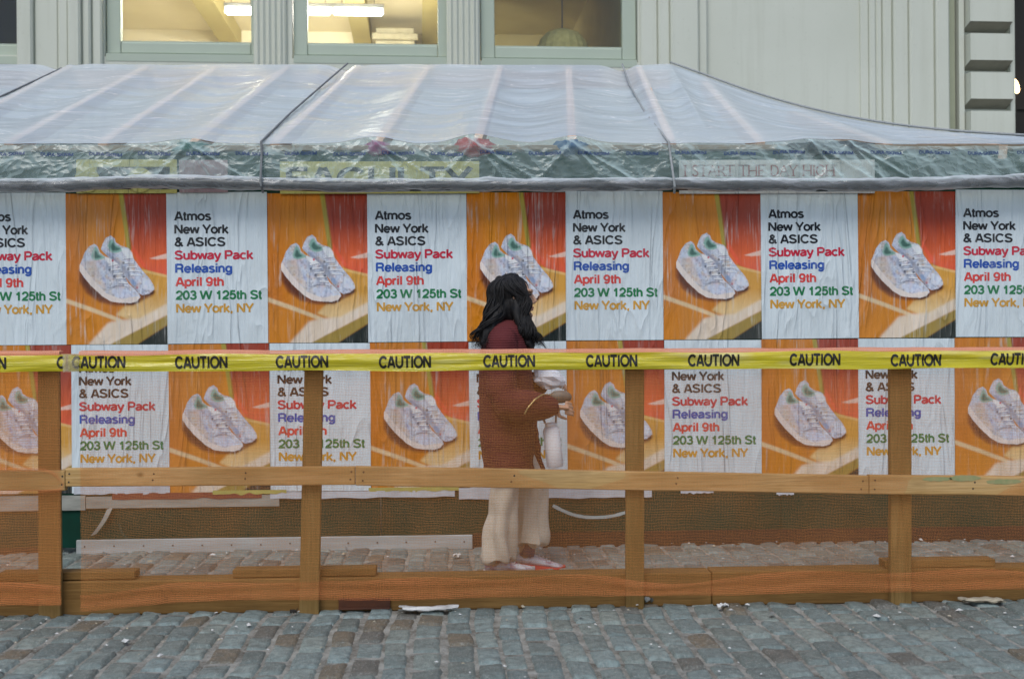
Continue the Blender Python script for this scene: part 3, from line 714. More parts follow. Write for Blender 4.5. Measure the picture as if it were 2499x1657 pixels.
# ------------------------------------------------------------------ plastic sheeting over the roof
ps = empty('plastic_sheeting', (0, Y_EAVE, zE), 'milky reinforced plastic sheet draped over the shed roof with rolled hem', 'plastic sheet')
bumps = [(435, .03, 'green'), (868, .035, 'pink'), (1095, .055, 'red'), (1320, .045, 'blue'), (1870, .02, 'dark'), (1962, .03, 'navy')]
bumpx = [(atd(b[0], 335, Y_EAVE).x, b[1]) for b in bumps]
ropeX = [atd(140, 165, Y_RIDGE).x, atd(802, 152, Y_RIDGE).x, atd(1437, 155, Y_RIDGE).x]
tops = [(p.x, p.y, zR) for p, q in rpts] + [(ridge_end.x, ridge_end.y, zR + .01)] + [tuple(h[0]) for h in hipr] + [tuple(hip(.82)), tuple(corner)]
bots = [(q.x, q.y, zE) for p, q in rpts] + [(lerp(rpts[-1][1].x, hipr[0][1].x, .45), Y_EAVE, zE)] + [(h[1].x, Y_EAVE, zE) for h in hipr] + [(lerp(hipr[2][1].x, corner.x, .5), Y_EAVE, zE), tuple(corner)]
hipsag = {12: 0, }
NS = len(tops) - 1
def eavez(x):
    z = 0
    for (bxx, h) in bumpx: z += h * math.exp(-((x - bxx) / .16) ** 2)
    return z + .012 * nz(x * 2.3, 5) + .006 * nz(x * 7, 2) - .014 * max(0, min(1, (x - 1.9) / .5))
def roof(u, v):
    t = u * NS; k = min(int(t), NS - 1); s = t - k
    T = Vector(tops[k]).lerp(Vector(tops[k + 1]), s); Bp = Vector(bots[k]).lerp(Vector(bots[k + 1]), s)
    if T.x > ridge_end.x:      # hip edge sags
        h = (T.x - ridge_end.x) / (corner.x - ridge_end.x); T.z -= .225 * math.sin(math.pi * min(1, h)) ** 1.0 * (1 - .25 * h)
    else:
        for rx in ropeX: T.z -= .055 * math.exp(-((T.x - rx) / .12) ** 2) * min(1, 2.2 * math.sin(math.pi * s))
        T.z += .015 * nz(T.x * 1.3, 8) * math.sin(math.pi * s)
    p = T.lerp(Bp, v)
    sag = math.sin(math.pi * s) * .05 * math.sin(math.pi * min(1, v * 1.05)) if k < NS - 2 else 0
    wr = .020 * nz(p.x * 1.0 + 2 * v, v * 13, 1.7) + .012 * nz(p.x * 1.8, v * 30, 4.7)
    edge = math.sin(math.pi * min(1, max(0, v))) ** .5 if 0 < v < 1 else 0
    p.z += -sag + wr * edge * (.25 + .75 * math.sin(math.pi * s)) + max(eavez(p.x), -.008) * v ** 3 + .006
    return p
RS = MB(); RS.grid(460, 130, roof, 0, lambda u, v: (lerp(tops[min(int(u * NS), NS - 1)][0], tops[min(int(u * NS), NS - 1) + 1][0], u * NS - min(int(u * NS), NS - 1)), v * 3.4 + .16 * math.sin(math.pi * (u * NS - min(int(u * NS), NS - 1)))))
def backr(u, v):
    p = roof(u, 0); t = u * NS
    return Vector((p.x + .8 * v * (1 if p.x > ridge_end.x - .01 else 0), p.y + (12.25 - p.y) * v, lerp(p.z, zE + .1, v)))
RS.grid(120, 4, backr)
RS.build('roof_sheet', M['sheet'], ps)
hemz_px = ([-400, 0, 150, 247, 330, 647, 800, 1250, 1700, 2000, 2300, 2400, 2700], [452, 453, 452, 448, 443, 449, 453, 452, 450, 453, 449, 443, 438])
Y_HEM = Y_WALL - .13
hx = [at(x, 450, Y_HEM).x for x in hemz_px[0]]; hz = [at(x, y, Y_HEM).z for x, y in zip(*hemz_px)]
x0v, x1v = at(-350, 400, Y_EAVE).x, corner.x
def crease(x, z):
    v = 0
    for (bxx, h) in bumpx:
        d = x - bxx; 
        for sl in (-.9, .8, 1.6):
            q = d - sl * (zE - z); v += .012 * math.exp(-(q / .018) ** 2) * (1 if abs(d) < .5 else 0)
    return v
def val(u, v):
    x = lerp(x0v, x1v, u); zt = zE + eavez(x); zb = interp(hx, hz, x)
    y = lerp(Y_EAVE, Y_HEM, v ** 1.2); z = lerp(zt, zb, v)
    y += -.018 * nz(x * 4 + z * 5, z * 3, 3) - .010 * nz(x * 13 + z * 9, z * 8, 5) - crease(x, z)
    return Vector((x, y - .01 * math.sin(math.pi * v), z))
V = MB(); V.grid(700, 26, val); V.build('valance', M['valance'], ps)
H = MB(); pts = []; rr = []
n = 700
for i in range(n + 1):
    x = lerp(x0v, x1v, i / n); pts.append((x, Y_HEM - .005 + .01 * nz(x * 2, 9), interp(hx, hz, x) + .006 * nz(x * 3, 4)))
    rr.append((.040 + .006 * nz(x * 5, 1) + .004 * nz(x * 17, 2), .040 + .006 * nz(x * 5, 3)))
H.tube(pts, rr, 18)
for vtx in H.v:
    k = .009 * nz(vtx.x * 5 + vtx.z * 14, vtx.z * 20, vtx.y * 20) + .004 * nz(vtx.x * 12 + vtx.z * 34, vtx.z * 30, vtx.y * 30); vtx.z += k; vtx.y += k
H.build('rolled_hem', M['hem'], ps)
q = MB(); q.tube([Vector(p) + Vector((0, .004, -.006)) for p in pts], .031, 10); q.build('added_hem_pole', M['pole'], ps)  # unseen dark pole added so the clear roll looks darker
# printed lettering on the sheet
tv, tf = text_mesh('DURA-SKRIM', .19, .020, .2)
for i in range(-3, 24):
    cx = atd(96 + 112.5 * i, 355, Y_EAVE).x
    if cx > x1v - .3 or cx < x0v + .05: continue
    zz = at(1250, 380, Y_EAVE).z + .008 * nz(cx * 3); vs = []
    for (a, b) in tv:
        xx, z = cx + a, zz + b + .01 * nz((cx + a) * 6)
        zt = zE + eavez(xx); zb = interp(hx, hz, xx); v = max(0, min(1, (zt - z) / (zt - zb)))
        q = val((xx - x0v) / (x1v - x0v), v); vs.append((xx, q.y - .002, z))
    Lm = MB(); Lm.add(vs, tf); Lm.build('printed_word', M['skrim'], ps, smooth=False)
for (bxx, h), b in zip(bumpx, bumps):
    c = dict(green=(.02, .11, .09), pink=(.30, .07, .18), red=(.38, .05, .05), blue=(.03, .10, .22), dark=(.03, .035, .04), navy=(.03, .035, .05))[b[2]]
    q = MB(); sz = dict(green=.09, pink=.055, red=.085, blue=.07, dark=.15, navy=.15)[b[2]]
    q.ball((bxx, Y_EAVE + .10, zE + h * .2 - .02), (sz * 1.5, .06, .03 + h * .45), 18, 10, fn=lambda p: 1 + .45 * nz(p.x * 3, p.y * 3, p.z * 3 + bxx))
    tag(q.build('padding_bundle', plain('bundle_' + b[2], c, None, .8, 12, .6), base=(bxx, Y_EAVE + .10, zTop + .06)),
        dict(green='green stuffed bundle under the plastic eave above the left yellow notice', pink='pink stuffed bundle showing through the plastic eave', red='bright red stuffed bundle pushing up the plastic eave', blue='blue stuffed bundle under the plastic eave right of the red one',
             dark='charcoal bundle under the plastic eave above the cream notice', navy='navy bundle under the plastic eave, rightmost of the dark pair')[b[2]], 'bundle', 'bundles stuffed under the plastic eave')
# ropes across the sheet
def rope(ptsd, mat, label, r=.0075, Ys=None, tail=True):
    P = []
    for (x, y, t) in ptsd:
        Y = lerp(Y_RIDGE, Y_EAVE, t) - .02; P.append(atd(x, y, Y) + Vector((0, 0, .022 if t < 1 else .010)))
    if tail: x0 = P[-1].x; P += [Vector((x0 + .005, Y_EAVE - .025, P[-1].z - .06)), Vector((x0 + .012, Y_HEM - .06, interp(hx, hz, x0) + .02)), Vector((x0 + .016, Y_HEM - .066, interp(hx, hz, x0) - .02)), Vector((x0 + .02, Y_HEM - .03, interp(hx, hz, x0) - .055))]
    Q = []
    for i in range(len(P) - 1):
        for k in range(10): Q.append(P[i].lerp(P[i + 1], k / 10))
    Q.append(P[-1]); base = Q[-1].copy()
    q = MB(); q.tube(Q, [r * (1 + .15 * math.sin(i * 2.1)) for i in range(len(Q))], 7)
    return tag(q.build('rope', mat, base=base), label, 'rope', 'ropes tying down the plastic sheet')
rope([(142, 164, 0), (70, 198, .22), (0, 231, .42), (-120, 290, .78), (-200, 335, 1)], M['rope_d'], 'thin grey rope crossing the top left corner of the plastic roof')
rope([(803, 153, 0), (735, 212, .33), (672, 268, .64), (603, 332, 1)], M['rope_d'], 'dark grey rope running down the plastic roof, left of the centre')
rope([(1437, 155, 0), (1455, 205, .27), (1490, 268, .62), (1545, 333, 1)], M['rope_l'], 'pale rope curving down the plastic roof above the cream notice')
q = MB(); P = [roof(lerp(11 / NS, 1, i / 60), 0) + Vector((0, -.012, .012)) for i in range(61)]; q.tube(P, .009, 7)
tag(q.build('rope', M['rope_l'], base=P[-1]), 'long pale cord along the sloping right edge of the plastic roof', 'rope', 'ropes tying down the plastic sheet')

# ================================================================== posters
PW, PH = .6, .9
def paint_picture(nx=150, ny=225):
    U, Vv = np.meshgrid((np.arange(nx) + .5) / nx, (np.arange(ny) + .5) / ny)     # v from the top
    def C(*c): return np.array(srgb(*c))
    img = np.zeros((ny, nx, 3))
    def blend(mask, col): img[:] = img * (1 - mask[..., None]) + np.asarray(col) * mask[..., None]
    def poly(pts, soft=0):
        pts = np.array(pts, float); acc = np.zeros((ny, nx))
        for (du, dv) in ((-.25, -.25), (.25, -.25), (-.25, .25), (.25, .25)):
            uu, vv = U + du / nx, Vv + dv / ny; ins = np.zeros((ny, nx), bool); n_ = len(pts)
            for i in range(n_):
                (xa, ya), (xb, yb) = pts[i], pts[(i + 1) % n_]
                if ya == yb: continue
                c = ((ya > vv) != (yb > vv)) & (uu < (xb - xa) * (vv - ya) / (yb - ya) + xa); ins ^= c
            acc += ins
        acc = acc / 4
        for _ in range(soft):
            p = np.pad(acc, 1, mode='edge'); acc = (p[:-2, 1:-1] + p[2:, 1:-1] + p[1:-1, :-2] + p[1:-1, 2:] + 2 * acc) / 6
        return acc
    def spots(seed, fx, fy):
        r = np.random.RandomState(seed); g_ = r.rand(int(fy) + 2, int(fx) + 2)
        xi, yi = U * fx, Vv * fy; x0, y0 = xi.astype(int), yi.astype(int); a, b = xi - x0, yi - y0
        a = a * a * (3 - 2 * a); b = b * b * (3 - 2 * b)
        return (g_[y0, x0] * (1 - a) + g_[y0, x0 + 1] * a) * (1 - b) + (g_[y0 + 1, x0] * (1 - a) + g_[y0 + 1, x0 + 1] * a) * b
    def g3(k): return np.clip(k, 0, 1)
    def c2(lst): return [(x / 607, y / 896) for x, y in lst]
    def soften(n_):
        for _ in range(n_):
            p = np.pad(img, ((1, 1), (1, 1), (0, 0)), mode='edge'); img[:] = (p[:-2, 1:-1] + p[2:, 1:-1] + p[1:-1, :-2] + p[1:-1, 2:] + 2 * img) / 6
    grain = .5 * spots(3, 40, 3) + .5 * spots(4, 90, 6)
    img[:] = C(194, 116, 8); blend(g3(.8 * (spots(1, 7, 4) - .2)), C(212, 138, 24)); blend(g3(.6 * grain), C(180, 104, 6)); blend(g3(1 - 4 * U) * .4, C(182, 92, 14))
    red = poly(c2([(346, 0), (612, 0), (612, 505), (470, 445), (400, 340)]), 1)
    blend(red, C(146, 50, 26)); blend(red * g3((Vv - .2) / .25), C(224, 98, 46)); blend(red * g3(.55 * grain), C(150, 48, 20)); blend(red * g3((Vv - .42) / .1) * .5, C(214, 84, 62))
    blend(poly(c2([(400, 300), (480, 430), (440, 450), (390, 340)]), 3) * .7, C(226, 84, 52))
    blend(poly(c2([(318, 0), (346, 0), (390, 335), (368, 335)]), 1), C(158, 140, 50)); blend(poly(c2([(346, 0), (352, 0), (396, 335), (388, 335)]), 1) * .6, C(90, 60, 30))
    blend(poly(c2([(500, 386), (612, 355), (612, 388), (545, 392)]), 1) * .8, C(226, 196, 180))
    tab = poly(c2([(445, 455), (612, 498), (612, 690), (430, 770), (300, 720), (380, 640)]), 6)
    blend(tab * .8, C(200, 150, 62)); blend(tab * g3((Vv - .66) / .14) * .8, C(218, 190, 140))
    blend(poly(c2([(440, 446), (612, 486), (612, 502), (440, 462)]), 1) * .8, C(214, 178, 110))
    blend(poly(c2([(0, 660), (130, 690), (300, 760), (230, 900), (0, 900)]), 4) * .5, C(196, 124, 14))
    blend(poly(c2([(0, 622), (150, 675), (330, 745), (360, 780), (150, 702), (0, 650)]), 2) * .85, C(212, 190, 150))
    pale = poly(c2([(330, 752), (440, 745), (612, 655), (612, 722), (270, 900), (130, 900), (215, 810), (250, 770)]), 9)
    blend(pale * .95, C(222, 210, 196)); blend(pale * g3(.6 * grain), C(196, 170, 130))
    blend(poly(c2([(612, 722), (612, 780), (425, 900), (255, 900)]), 2), C(150, 126, 56)); blend(poly(c2([(612, 780), (612, 900), (420, 900)]), 2), C(20, 30, 28))
    near = c2([(80, 430), (95, 395), (112, 350), (140, 312), (172, 298), (190, 312), (205, 350), (235, 375), (262, 385), (290, 400), (320, 425), (345, 470), (370, 530), (410, 568), (440, 600), (444, 618), (425, 641), (390, 651), (330, 648), (270, 640), (220, 610), (150, 545), (110, 500), (84, 460)])
    far = c2([(210, 330), (222, 295), (240, 262), (270, 249), (292, 265), (300, 290), (330, 310), (375, 323), (392, 350), (405, 385), (430, 420), (460, 460), (500, 505), (525, 545), (530, 570), (500, 596), (460, 606), (435, 590), (400, 550), (300, 420)])
    blend(poly(c2([(76, 450), (80, 520), (120, 590), (200, 645), (300, 668), (400, 668), (450, 640), (520, 606), (540, 580), (420, 560), (250, 560), (110, 440)]), 7) * .9, C(104, 44, 8))
    blend(poly(c2([(90, 470), (105, 540), (160, 600), (240, 640), (210, 600), (140, 540)]), 3) * .7, C(70, 24, 8))
    for sh, sd_ in ((far, 10), (near, 20)):
        m_ = poly(sh, 0); blend(m_, C(186, 194, 206)); blend(m_ * g3((Vv - .45) / .2) * .55, C(206, 210, 222))
        blend(m_ * g3(1.3 * (spots(sd_ + 1, 34, 50) - .42)), C(140, 148, 170)); blend(m_ * g3(1.5 * (spots(sd_ + 2, 24, 34) - .5)), C(206, 170, 162))
        blend(m_ * g3(1.4 * (spots(sd_ + 3, 16, 24) - .5)), C(168, 182, 208)); blend(m_ * g3(1.5 * (spots(sd_ + 4, 30, 42) - .55)), C(190, 164, 128))
        blend(m_ * g3(2.2 * (spots(sd_ + 6, 62, 90) - .68)), C(110, 104, 112))
        blend(m_ * g3(1.2 * (spots(sd_ + 5, 60, 90) - .5)) * .8, C(222, 224, 230))
        if sh is far: blend(poly(c2([(215, 335), (300, 430), (345, 470), (400, 560), (440, 592), (420, 530), (350, 430), (270, 360)]), 2) * .55, C(110, 118, 140))
    blend(poly(c2([(108, 400), (170, 396), (205, 470), (245, 590), (195, 545), (115, 455)]), 8) * .42, C(196, 166, 130))
    blend(poly(c2([(112, 370), (150, 375), (175, 400), (120, 400)]), 2) * .5, C(190, 200, 215))
    blend(poly(c2([(80, 430), (88, 412), (122, 462), (190, 543), (240, 592), (330, 628), (428, 610), (443, 617), (425, 642), (390, 651), (325, 650), (268, 641), (218, 611), (148, 546), (84, 462)]), 0), C(216, 204, 196))
    blend(poly(c2([(270, 575), (330, 560), (400, 580), (425, 605), (340, 620), (280, 600)]), 3) * .5, C(192, 204, 228)); blend(poly(c2([(455, 500), (500, 512), (524, 552), (500, 575), (460, 560)]), 3) * .6, C(206, 214, 228))
    blend(poly(c2([(384, 508), (402, 508), (424, 538), (410, 548), (392, 532)]), 1) * .7, C(120, 146, 184)); blend(poly(c2([(215, 490), (240, 505), (238, 530), (220, 520)]), 2) * .5, C(140, 152, 196))
    blend(poly(c2([(320, 650), (390, 653), (428, 641), (442, 622), (438, 648), (395, 662), (345, 658)]), 1) * .95, C(58, 24, 16)); blend(poly(c2([(446, 606), (500, 598), (529, 572), (524, 597), (495, 608)]), 1) * .95, C(58, 24, 16))
    for op in ([(150, 370), (165, 330), (175, 312), (192, 332), (200, 355), (232, 374), (238, 381), (212, 390), (180, 396), (160, 390)], [(250, 310), (262, 280), (278, 268), (290, 285), (300, 302), (332, 320), (366, 329), (340, 341), (310, 351), (285, 353), (265, 340)]):
        blend(poly(c2(op), 1), C(128, 168, 156)); c0 = np.mean(op, 0); blend(poly(c2([(c0[0] + (x - c0[0]) * .6 - 4, c0[1] + (y - c0[1]) * .6 + 3) for x, y in op]), 2) * .9, C(44, 86, 76))
    def dot(x, y, r, c, s_=1.0): blend(poly(c2([(x + r * math.cos(a_), y + r * math.sin(a_)) for a_ in np.linspace(0, 6.28, 9)[:-1]]), 0) * s_, C(*c))
    # tongues, toe caps, eyestays and laces
    blend(poly(c2([(232, 372), (262, 384), (292, 402), (318, 424), (300, 436), (268, 424), (240, 396)]), 1) * .8, C(226, 230, 234)); blend(poly(c2([(330, 322), (378, 326), (398, 352), (404, 384), (372, 386), (340, 350)]), 1) * .8, C(220, 224, 228))
    blend(poly(c2([(240, 400), (262, 425), (290, 470), (330, 540), (318, 548), (280, 500), (250, 450)]), 1) * .55, C(128, 136, 156)); blend(poly(c2([(318, 425), (345, 470), (372, 532), (358, 540), (334, 490), (306, 440)]), 1) * .55, C(112, 120, 142))
    blend(poly(c2([(255, 560), (300, 545), (345, 545), (372, 556), (376, 562), (345, 552), (300, 553), (262, 568)]), 0) * .7, C(120, 126, 142))
    for k_ in range(5):
        x0_, y0_ = 254 + 15 * k_, 424 + 25 * k_; blend(poly(c2([(x0_, y0_), (x0_ + 56, y0_ - 8 + 3 * k_), (x0_ + 57, y0_ - 2 + 3 * k_), (x0_ + 1, y0_ + 7)]), 0) * .9, C(236, 238, 240)); blend(poly(c2([(x0_ + 1, y0_ + 7), (x0_ + 57, y0_ - 2 + 3 * k_), (x0_ + 58, y0_ + 3 + 3 * k_), (x0_ + 3, y0_ + 12)]), 0) * .6, C(96, 102, 122))
        x0_, y0_ = 338 + 13 * k_, 384 + 24 * k_; blend(poly(c2([(x0_, y0_), (x0_ + 60, y0_ - 4 + 2 * k_), (x0_ + 61, y0_ + 1 + 2 * k_), (x0_ + 1, y0_ + 6)]), 0) * .9, C(232, 234, 238)); blend(poly(c2([(x0_ + 1, y0_ + 6), (x0_ + 61, y0_ + 1 + 2 * k_), (x0_ + 62, y0_ + 5 + 2 * k_), (x0_ + 3, y0_ + 11)]), 0) * .6, C(96, 102, 122))
    for (x, y) in ((262, 452), (290, 492), (345, 412), (372, 450), (346, 495)): dot(x, y, 8, (52, 52, 58), .7)
    dot(280, 398, 7, (190, 50, 66), .9); dot(426, 560, 8, (170, 70, 84), .6)
    for ln_ in ([(215, 560), (240, 575), (270, 570), (300, 550), (340, 548)], [(255, 420), (300, 424), (325, 420)], [(330, 385), (370, 388), (400, 378)], [(270, 465), (310, 470), (345, 462)], [(330, 440), (370, 430), (405, 432)]):
        blend(poly(c2([(x, y - 2) for x, y in ln_] + [(x, y + 2) for x, y in ln_][::-1]), 0) * .45, C(96, 104, 118))
    img[:] = img * 1.0
    return np.clip(img * 1.14, 0, .80)
pic = paint_picture(); ny_, nx_ = pic.shape[:2]
pm = MB(); pm.grid(nx_, ny_, lambda u, v: (-PW / 2 + PW * u, 0, PH / 2 - PH * v)); 
pic_me = pm.mesh('sneaker_poster', M['picture'])
fa = pic_me.color_attributes.new('Col', 'FLOAT_COLOR', 'CORNER'); buf = np.ones((ny_ * nx_, 4, 4), np.float32); buf[..., :3] = pic.reshape(-1, 1, 3); fa.data.foreach_set('color', buf.ravel())
tm = MB(); tm.grid(12, 18, lambda u, v: (-PW / 2 + PW * u, 0, PH / 2 - PH * v))
lines = [('Atmos', 80, 393, 550, 1), ('New York', 80, 540, 658, 1), ('& ASICS', 80, 512, 762, 1), ('Subway Pack', 80, 748, 870, 2), ('Releasing', 85, 567, 978, 3), ('April 9th', 85, 495, 1088, 4), ('203 W 125th St', 85, 815, 1198, 5), ('New York, NY', 90, 748, 1305, 6)]
for (tx_, a, b, y, mi) in lines:
    v, f = text_mesh(tx_, (b - a) / 850 * PW, .0520, .222)
    x0 = -PW / 2 + (a - 15) / 850 * PW; z0 = PH / 2 - (y - 320) / 1240 * PH
    tm.add([(x0 + p, -.0012, z0 + q) for p, q in v], f, mi)
txt_me = tm.mesh('text_poster', [M['white_paper'], M['ink_black'], M['ink_red'], M['ink_blue'], M['ink_coral'], M['ink_green'], M['ink_ochre']], smooth=False)
up_x = [-76, 152, 385, 617, 848, 1077, 1305, 1530, 1756, 1980, 2205, 2430]
lo_x = [-60, 165, 390, 622, 855, 1083, 1308, 1533, 1757, 1980, 2203, 2430]
UPL = {0: 'upper white poster cut off at the left edge of the photo', 2: 'upper white poster with the dark rope hanging at its upper right corner', 4: 'upper white poster just left of the walking woman, under the yellow capitals notice',
       6: 'upper white poster just right of the woman, below the clear green valance', 8: 'upper white poster directly under the cream notice', 10: 'upper white poster cut off at the right edge of the photo',
       1: 'leftmost upper sneaker poster', 3: 'upper sneaker poster under the left end of the yellow capitals notice', 5: 'upper sneaker poster partly hidden by the woman and her black hair', 7: 'upper sneaker poster under the left end of the cream notice', 9: 'rightmost upper sneaker poster'}
LOL = {0: 'lower sneaker poster behind the leftmost fence post', 2: 'lower sneaker poster left of the leaning fence post', 4: 'lower sneaker poster between the leaning post and the woman', 6: 'lower sneaker poster behind the post right of the woman', 8: 'lower sneaker poster between the two rightmost fence posts', 10: 'lower sneaker poster cut off at the right edge of the photo',
       1: 'leftmost lower white poster, first behind the orange netting', 3: 'lower white poster behind the leaning fence post', 5: 'lower white poster mostly hidden behind the woman', 7: 'lower white poster right of the post beside the woman', 9: 'lower white poster behind the rightmost fence post'}
def place(me, nm, x0, x1, yt, yb, label, grp, dy):
    p, q = atd(x0, yt, Y_WALL), atd(x1, yt, Y_WALL); c, d = atd((x0 + x1) / 2, yt, Y_WALL), atd((x0 + x1) / 2, yb, Y_WALL)
    o = mobj(nm, me); o.location = ((p.x + q.x) / 2, Y_WALL - .003 - dy, (c.z + d.z) / 2)
    o.scale = ((q.x - p.x) / PW, 1, (c.z - d.z) / PH); o.rotation_euler = (0, rnd.uniform(-.006, .006), 0)
    return tag(o, label, 'poster', grp)
for i in range(11):
    me, nm, grp = ((txt_me, 'text_poster', 'white text posters on the hoarding'), (pic_me, 'sneaker_poster', 'orange sneaker posters on the hoarding'))[i % 2]
    tt = i / 10; place(me, nm, up_x[i], up_x[i + 1], lerp(449, 442, tt) - (3 if i % 2 == 0 else 0), lerp(797, 778, tt), UPL[i], grp, .0024 * (i % 3))
    me, nm, grp = ((pic_me, 'sneaker_poster', 'orange sneaker posters on the hoarding'), (txt_me, 'text_poster', 'white text posters on the hoarding'))[i % 2]
    place(me, nm, lo_x[i], lo_x[i + 1], lerp(798, 780, tt), lerp(1140, 1118, tt), LOL[i], grp, .0012 + .0024 * (i % 3))
# older notices behind the valance
def notice(x0, x1, yt, yb, mats, label, fn, dy=.012):
    Y = Y_WALL - dy; a, b = at(x0, yt, Y), at(x1, yb, Y); q = MB()
    q.grid(8, 3, lambda u, v: (lerp(a.x, b.x, u), Y, lerp(a.z, b.z, v))); fn(q, Y)
    return tag(q.build('notice', mats, smooth=False, base=((a.x + b.x) / 2, Y, b.z)), label, 'poster', 'older notices behind the clear valance')
def fac(q, Y):
    v, f = text_mesh('FACULTY', (1152 - 698) / FX * Y, .134, .2); p = at(698, 464, Y); q.add([(p.x + a, Y - .002, p.z + b) for a, b in v], f, 1)
notice(683, 1170, 395, 472, [M['yellow_paper'], M['ink_black']], 'pale yellow notice with black capitals behind the clear plastic', fac)
def blk(q, Y):
    a, b = at(236, 408, Y), at(415, 462, Y); q.add([(a.x, Y - .002, a.z), (b.x, Y - .002, a.z), (b.x, Y - .002, b.z), (a.x, Y - .002, b.z)], [(0, 1, 2, 3)], 1)
    for cx in (213, 342):
        c = at(cx, 440, Y); q.add([(c.x + .075 * math.cos(t), Y - .004, c.z + .075 * math.sin(t)) for t in np.linspace(0, 6.28, 25)[:-1]], [list(range(24))], 0)
notice(186, 432, 390, 472, [M['yellow_paper'], M['ink_black']], 'yellow notice with black block shapes at upper left behind plastic', blk)
notice(437, 556, 391, 470, [M['pink_paper']], 'faded pink notice between the two yellow ones', lambda q, Y: None)
GL = {'I': [[(0, 0), (0, 1)]], 'T': [[(-.32, 1), (.32, 1)], [(0, 1), (0, 0)]], 'A': [[(-.38, 0), (0, 1), (.38, 0)], [(-.22, .38), (.22, .38)]], 'H': [[(-.33, 0), (-.33, 1)], [(.33, 0), (.33, 1)], [(-.33, .5), (.33, .5)]],
      'E': [[(-.22, 0), (-.22, 1)], [(-.22, 1), (.25, 1)], [(-.22, .52), (.16, .52)], [(-.22, 0), (.27, 0)]], 'Y': [[(-.34, 1), (0, .48), (.34, 1)], [(0, .48), (0, 0)]],
      'D': [[(-.28, 0), (-.28, 1)], [(-.28, 1), (.02, .98), (.26, .8), (.33, .5), (.26, .2), (.02, .02), (-.28, 0)]], 'R': [[(-.24, 0), (-.24, 1)], [(-.24, 1), (.08, .98), (.22, .85), (.2, .62), (.02, .5), (-.24, .5)], [(0, .5), (.34, 0)]],
      'S': [[(.22, .84), (.1, .98), (-.1, .98), (-.22, .82), (-.16, .62), (.14, .42), (.24, .22), (.12, .03), (-.12, .02), (-.24, .18)]], 'G': [[(.32, .82), (.1, .99), (-.16, .94), (-.33, .7), (-.34, .32), (-.16, .05), (.12, .01), (.32, .16), (.32, .45), (.12, .45)]]}
GWD = {'I': .3, 'T': .78, 'A': .86, 'H': .9, 'E': .68, 'Y': .8, 'D': .84, 'R': .74, 'S': .66, 'G': .86, ' ': .42}
def serif(q, txt, x0, x1, z0, h, Y, mi):
    tot = sum(GWD[c] for c in txt); sc = (x1 - x0) / tot; x = x0
    def seg(a, b, wd):
        a, b = Vector((a[0], 0, a[1])), Vector((b[0], 0, b[1])); t = (b - a).normalized(); n_ = Vector((-t.z, 0, t.x)) * wd / 2
        q.add([Vector((p.x, Y, p.z)) for p in (a + n_, a - n_, b - n_, b + n_)], [(0, 1, 2, 3)], mi)
    for c in txt:
        cx = x + GWD[c] * sc / 2
        for st in GL.get(c, []):
            P = [(cx + a * sc, z0 + b * h) for a, b in st]
            for i in range(len(P) - 1): seg(P[i], P[i + 1], .009 if abs(P[i][0] - P[i + 1][0]) < .02 else .0055)
            for e in (P[0], P[-1]):
                if c not in 'SGD' and (abs(e[1] - z0) < .002 or abs(e[1] - z0 - h) < .002): seg((e[0] - .011, e[1]), (e[0] + .011, e[1]), .004)
        x += GWD[c] * sc
def day(q, Y):
    a, b, z0, z1 = at(1668, 420, Y).x, at(2038, 420, Y).x, at(1850, 430, Y).z, at(1850, 404, Y).z
    serif(q, 'I START THE DAY HIGH', a, b, z0, z1 - z0, Y - .002, 1)
notice(1657, 2135, 391, 472, [M['cream_paper'], M['ink_rust']], 'cream notice with thin rust serif capitals behind the clear plastic', day)
# loose paper edges along the bottom of the posters
M['scrap_white'] = plain('paste_paper', (.55, .58, .62), (.4, .42, .45), .6, 8); M['scrap_yel'] = plain('yellowed_paper', (.42, .38, .10), None, .6, 8); M['scrap_red'] = plain('red_paper', (.22, .05, .03), None, .6, 8)
for (x0, x1, y0, y1, mt, lab) in ((182, 416, 1188, 1203, 'scrap_white', 'white torn paper strip under the leftmost lower white poster'), (660, 1110, 1200, 1211, 'scrap_white', 'long white torn paper strip under the poster left of the woman'),
                                  (1120, 1590, 1190, 1212, 'scrap_white', 'widest white torn paper strip, behind the cream trousers'), (900, 1120, 1189, 1196, 'scrap_yel', 'yellowed paper strip left of the woman under the rail'), (520, 700, 1196, 1203, 'scrap_yel', 'thin yellowed paper strip left of the leaning post'),
                                  (275, 640, 1203, 1214, 'scrap_red', 'dark red torn paper strip above the pale trim'), (1660, 1740, 1196, 1202, 'scrap_white', 'small white paper tag under the third lower white poster'), (1893, 1936, 1199, 1206, 'scrap_white', 'tiny white paper tag left of the rightmost post')):
    a, b = at(x0, y0, Y_WALL), at(x1, y1, Y_WALL); q = MB(); yy = Y_WALL - .0125 - rnd.uniform(0, .004)
    q.grid(40, 2, lambda u, v: (lerp(a.x, b.x, u), yy - .006 * v * abs(nz(u * 6, x0)), lerp(a.z, b.z, v) + .012 * v * nz(u * 9, x0) * (2 if u in (0, 1) else 1)))
    tag(q.build('paper_strip', M[mt], base=((a.x + b.x) / 2, yy, b.z)), lab, 'paper', 'torn paper strips below the posters')
a, b = at(268, 1240, Y_WALL - .02), at(228, 1305, Y_WALL - .02)
q = MB(); q.grid(2, 10, lambda u, v: a.lerp(b, v) + Vector(((u - .5) * .035, -.012 * math.sin(3 * v), .012 * (u - .5) + 0)) + Vector((.012 * math.sin(math.pi * v), 0, 0)))
tag(q.build('hanging_strip', M['grey_trim'], base=b), 'pale strip of tape hanging diagonally from the trim at left', 'tape strip')

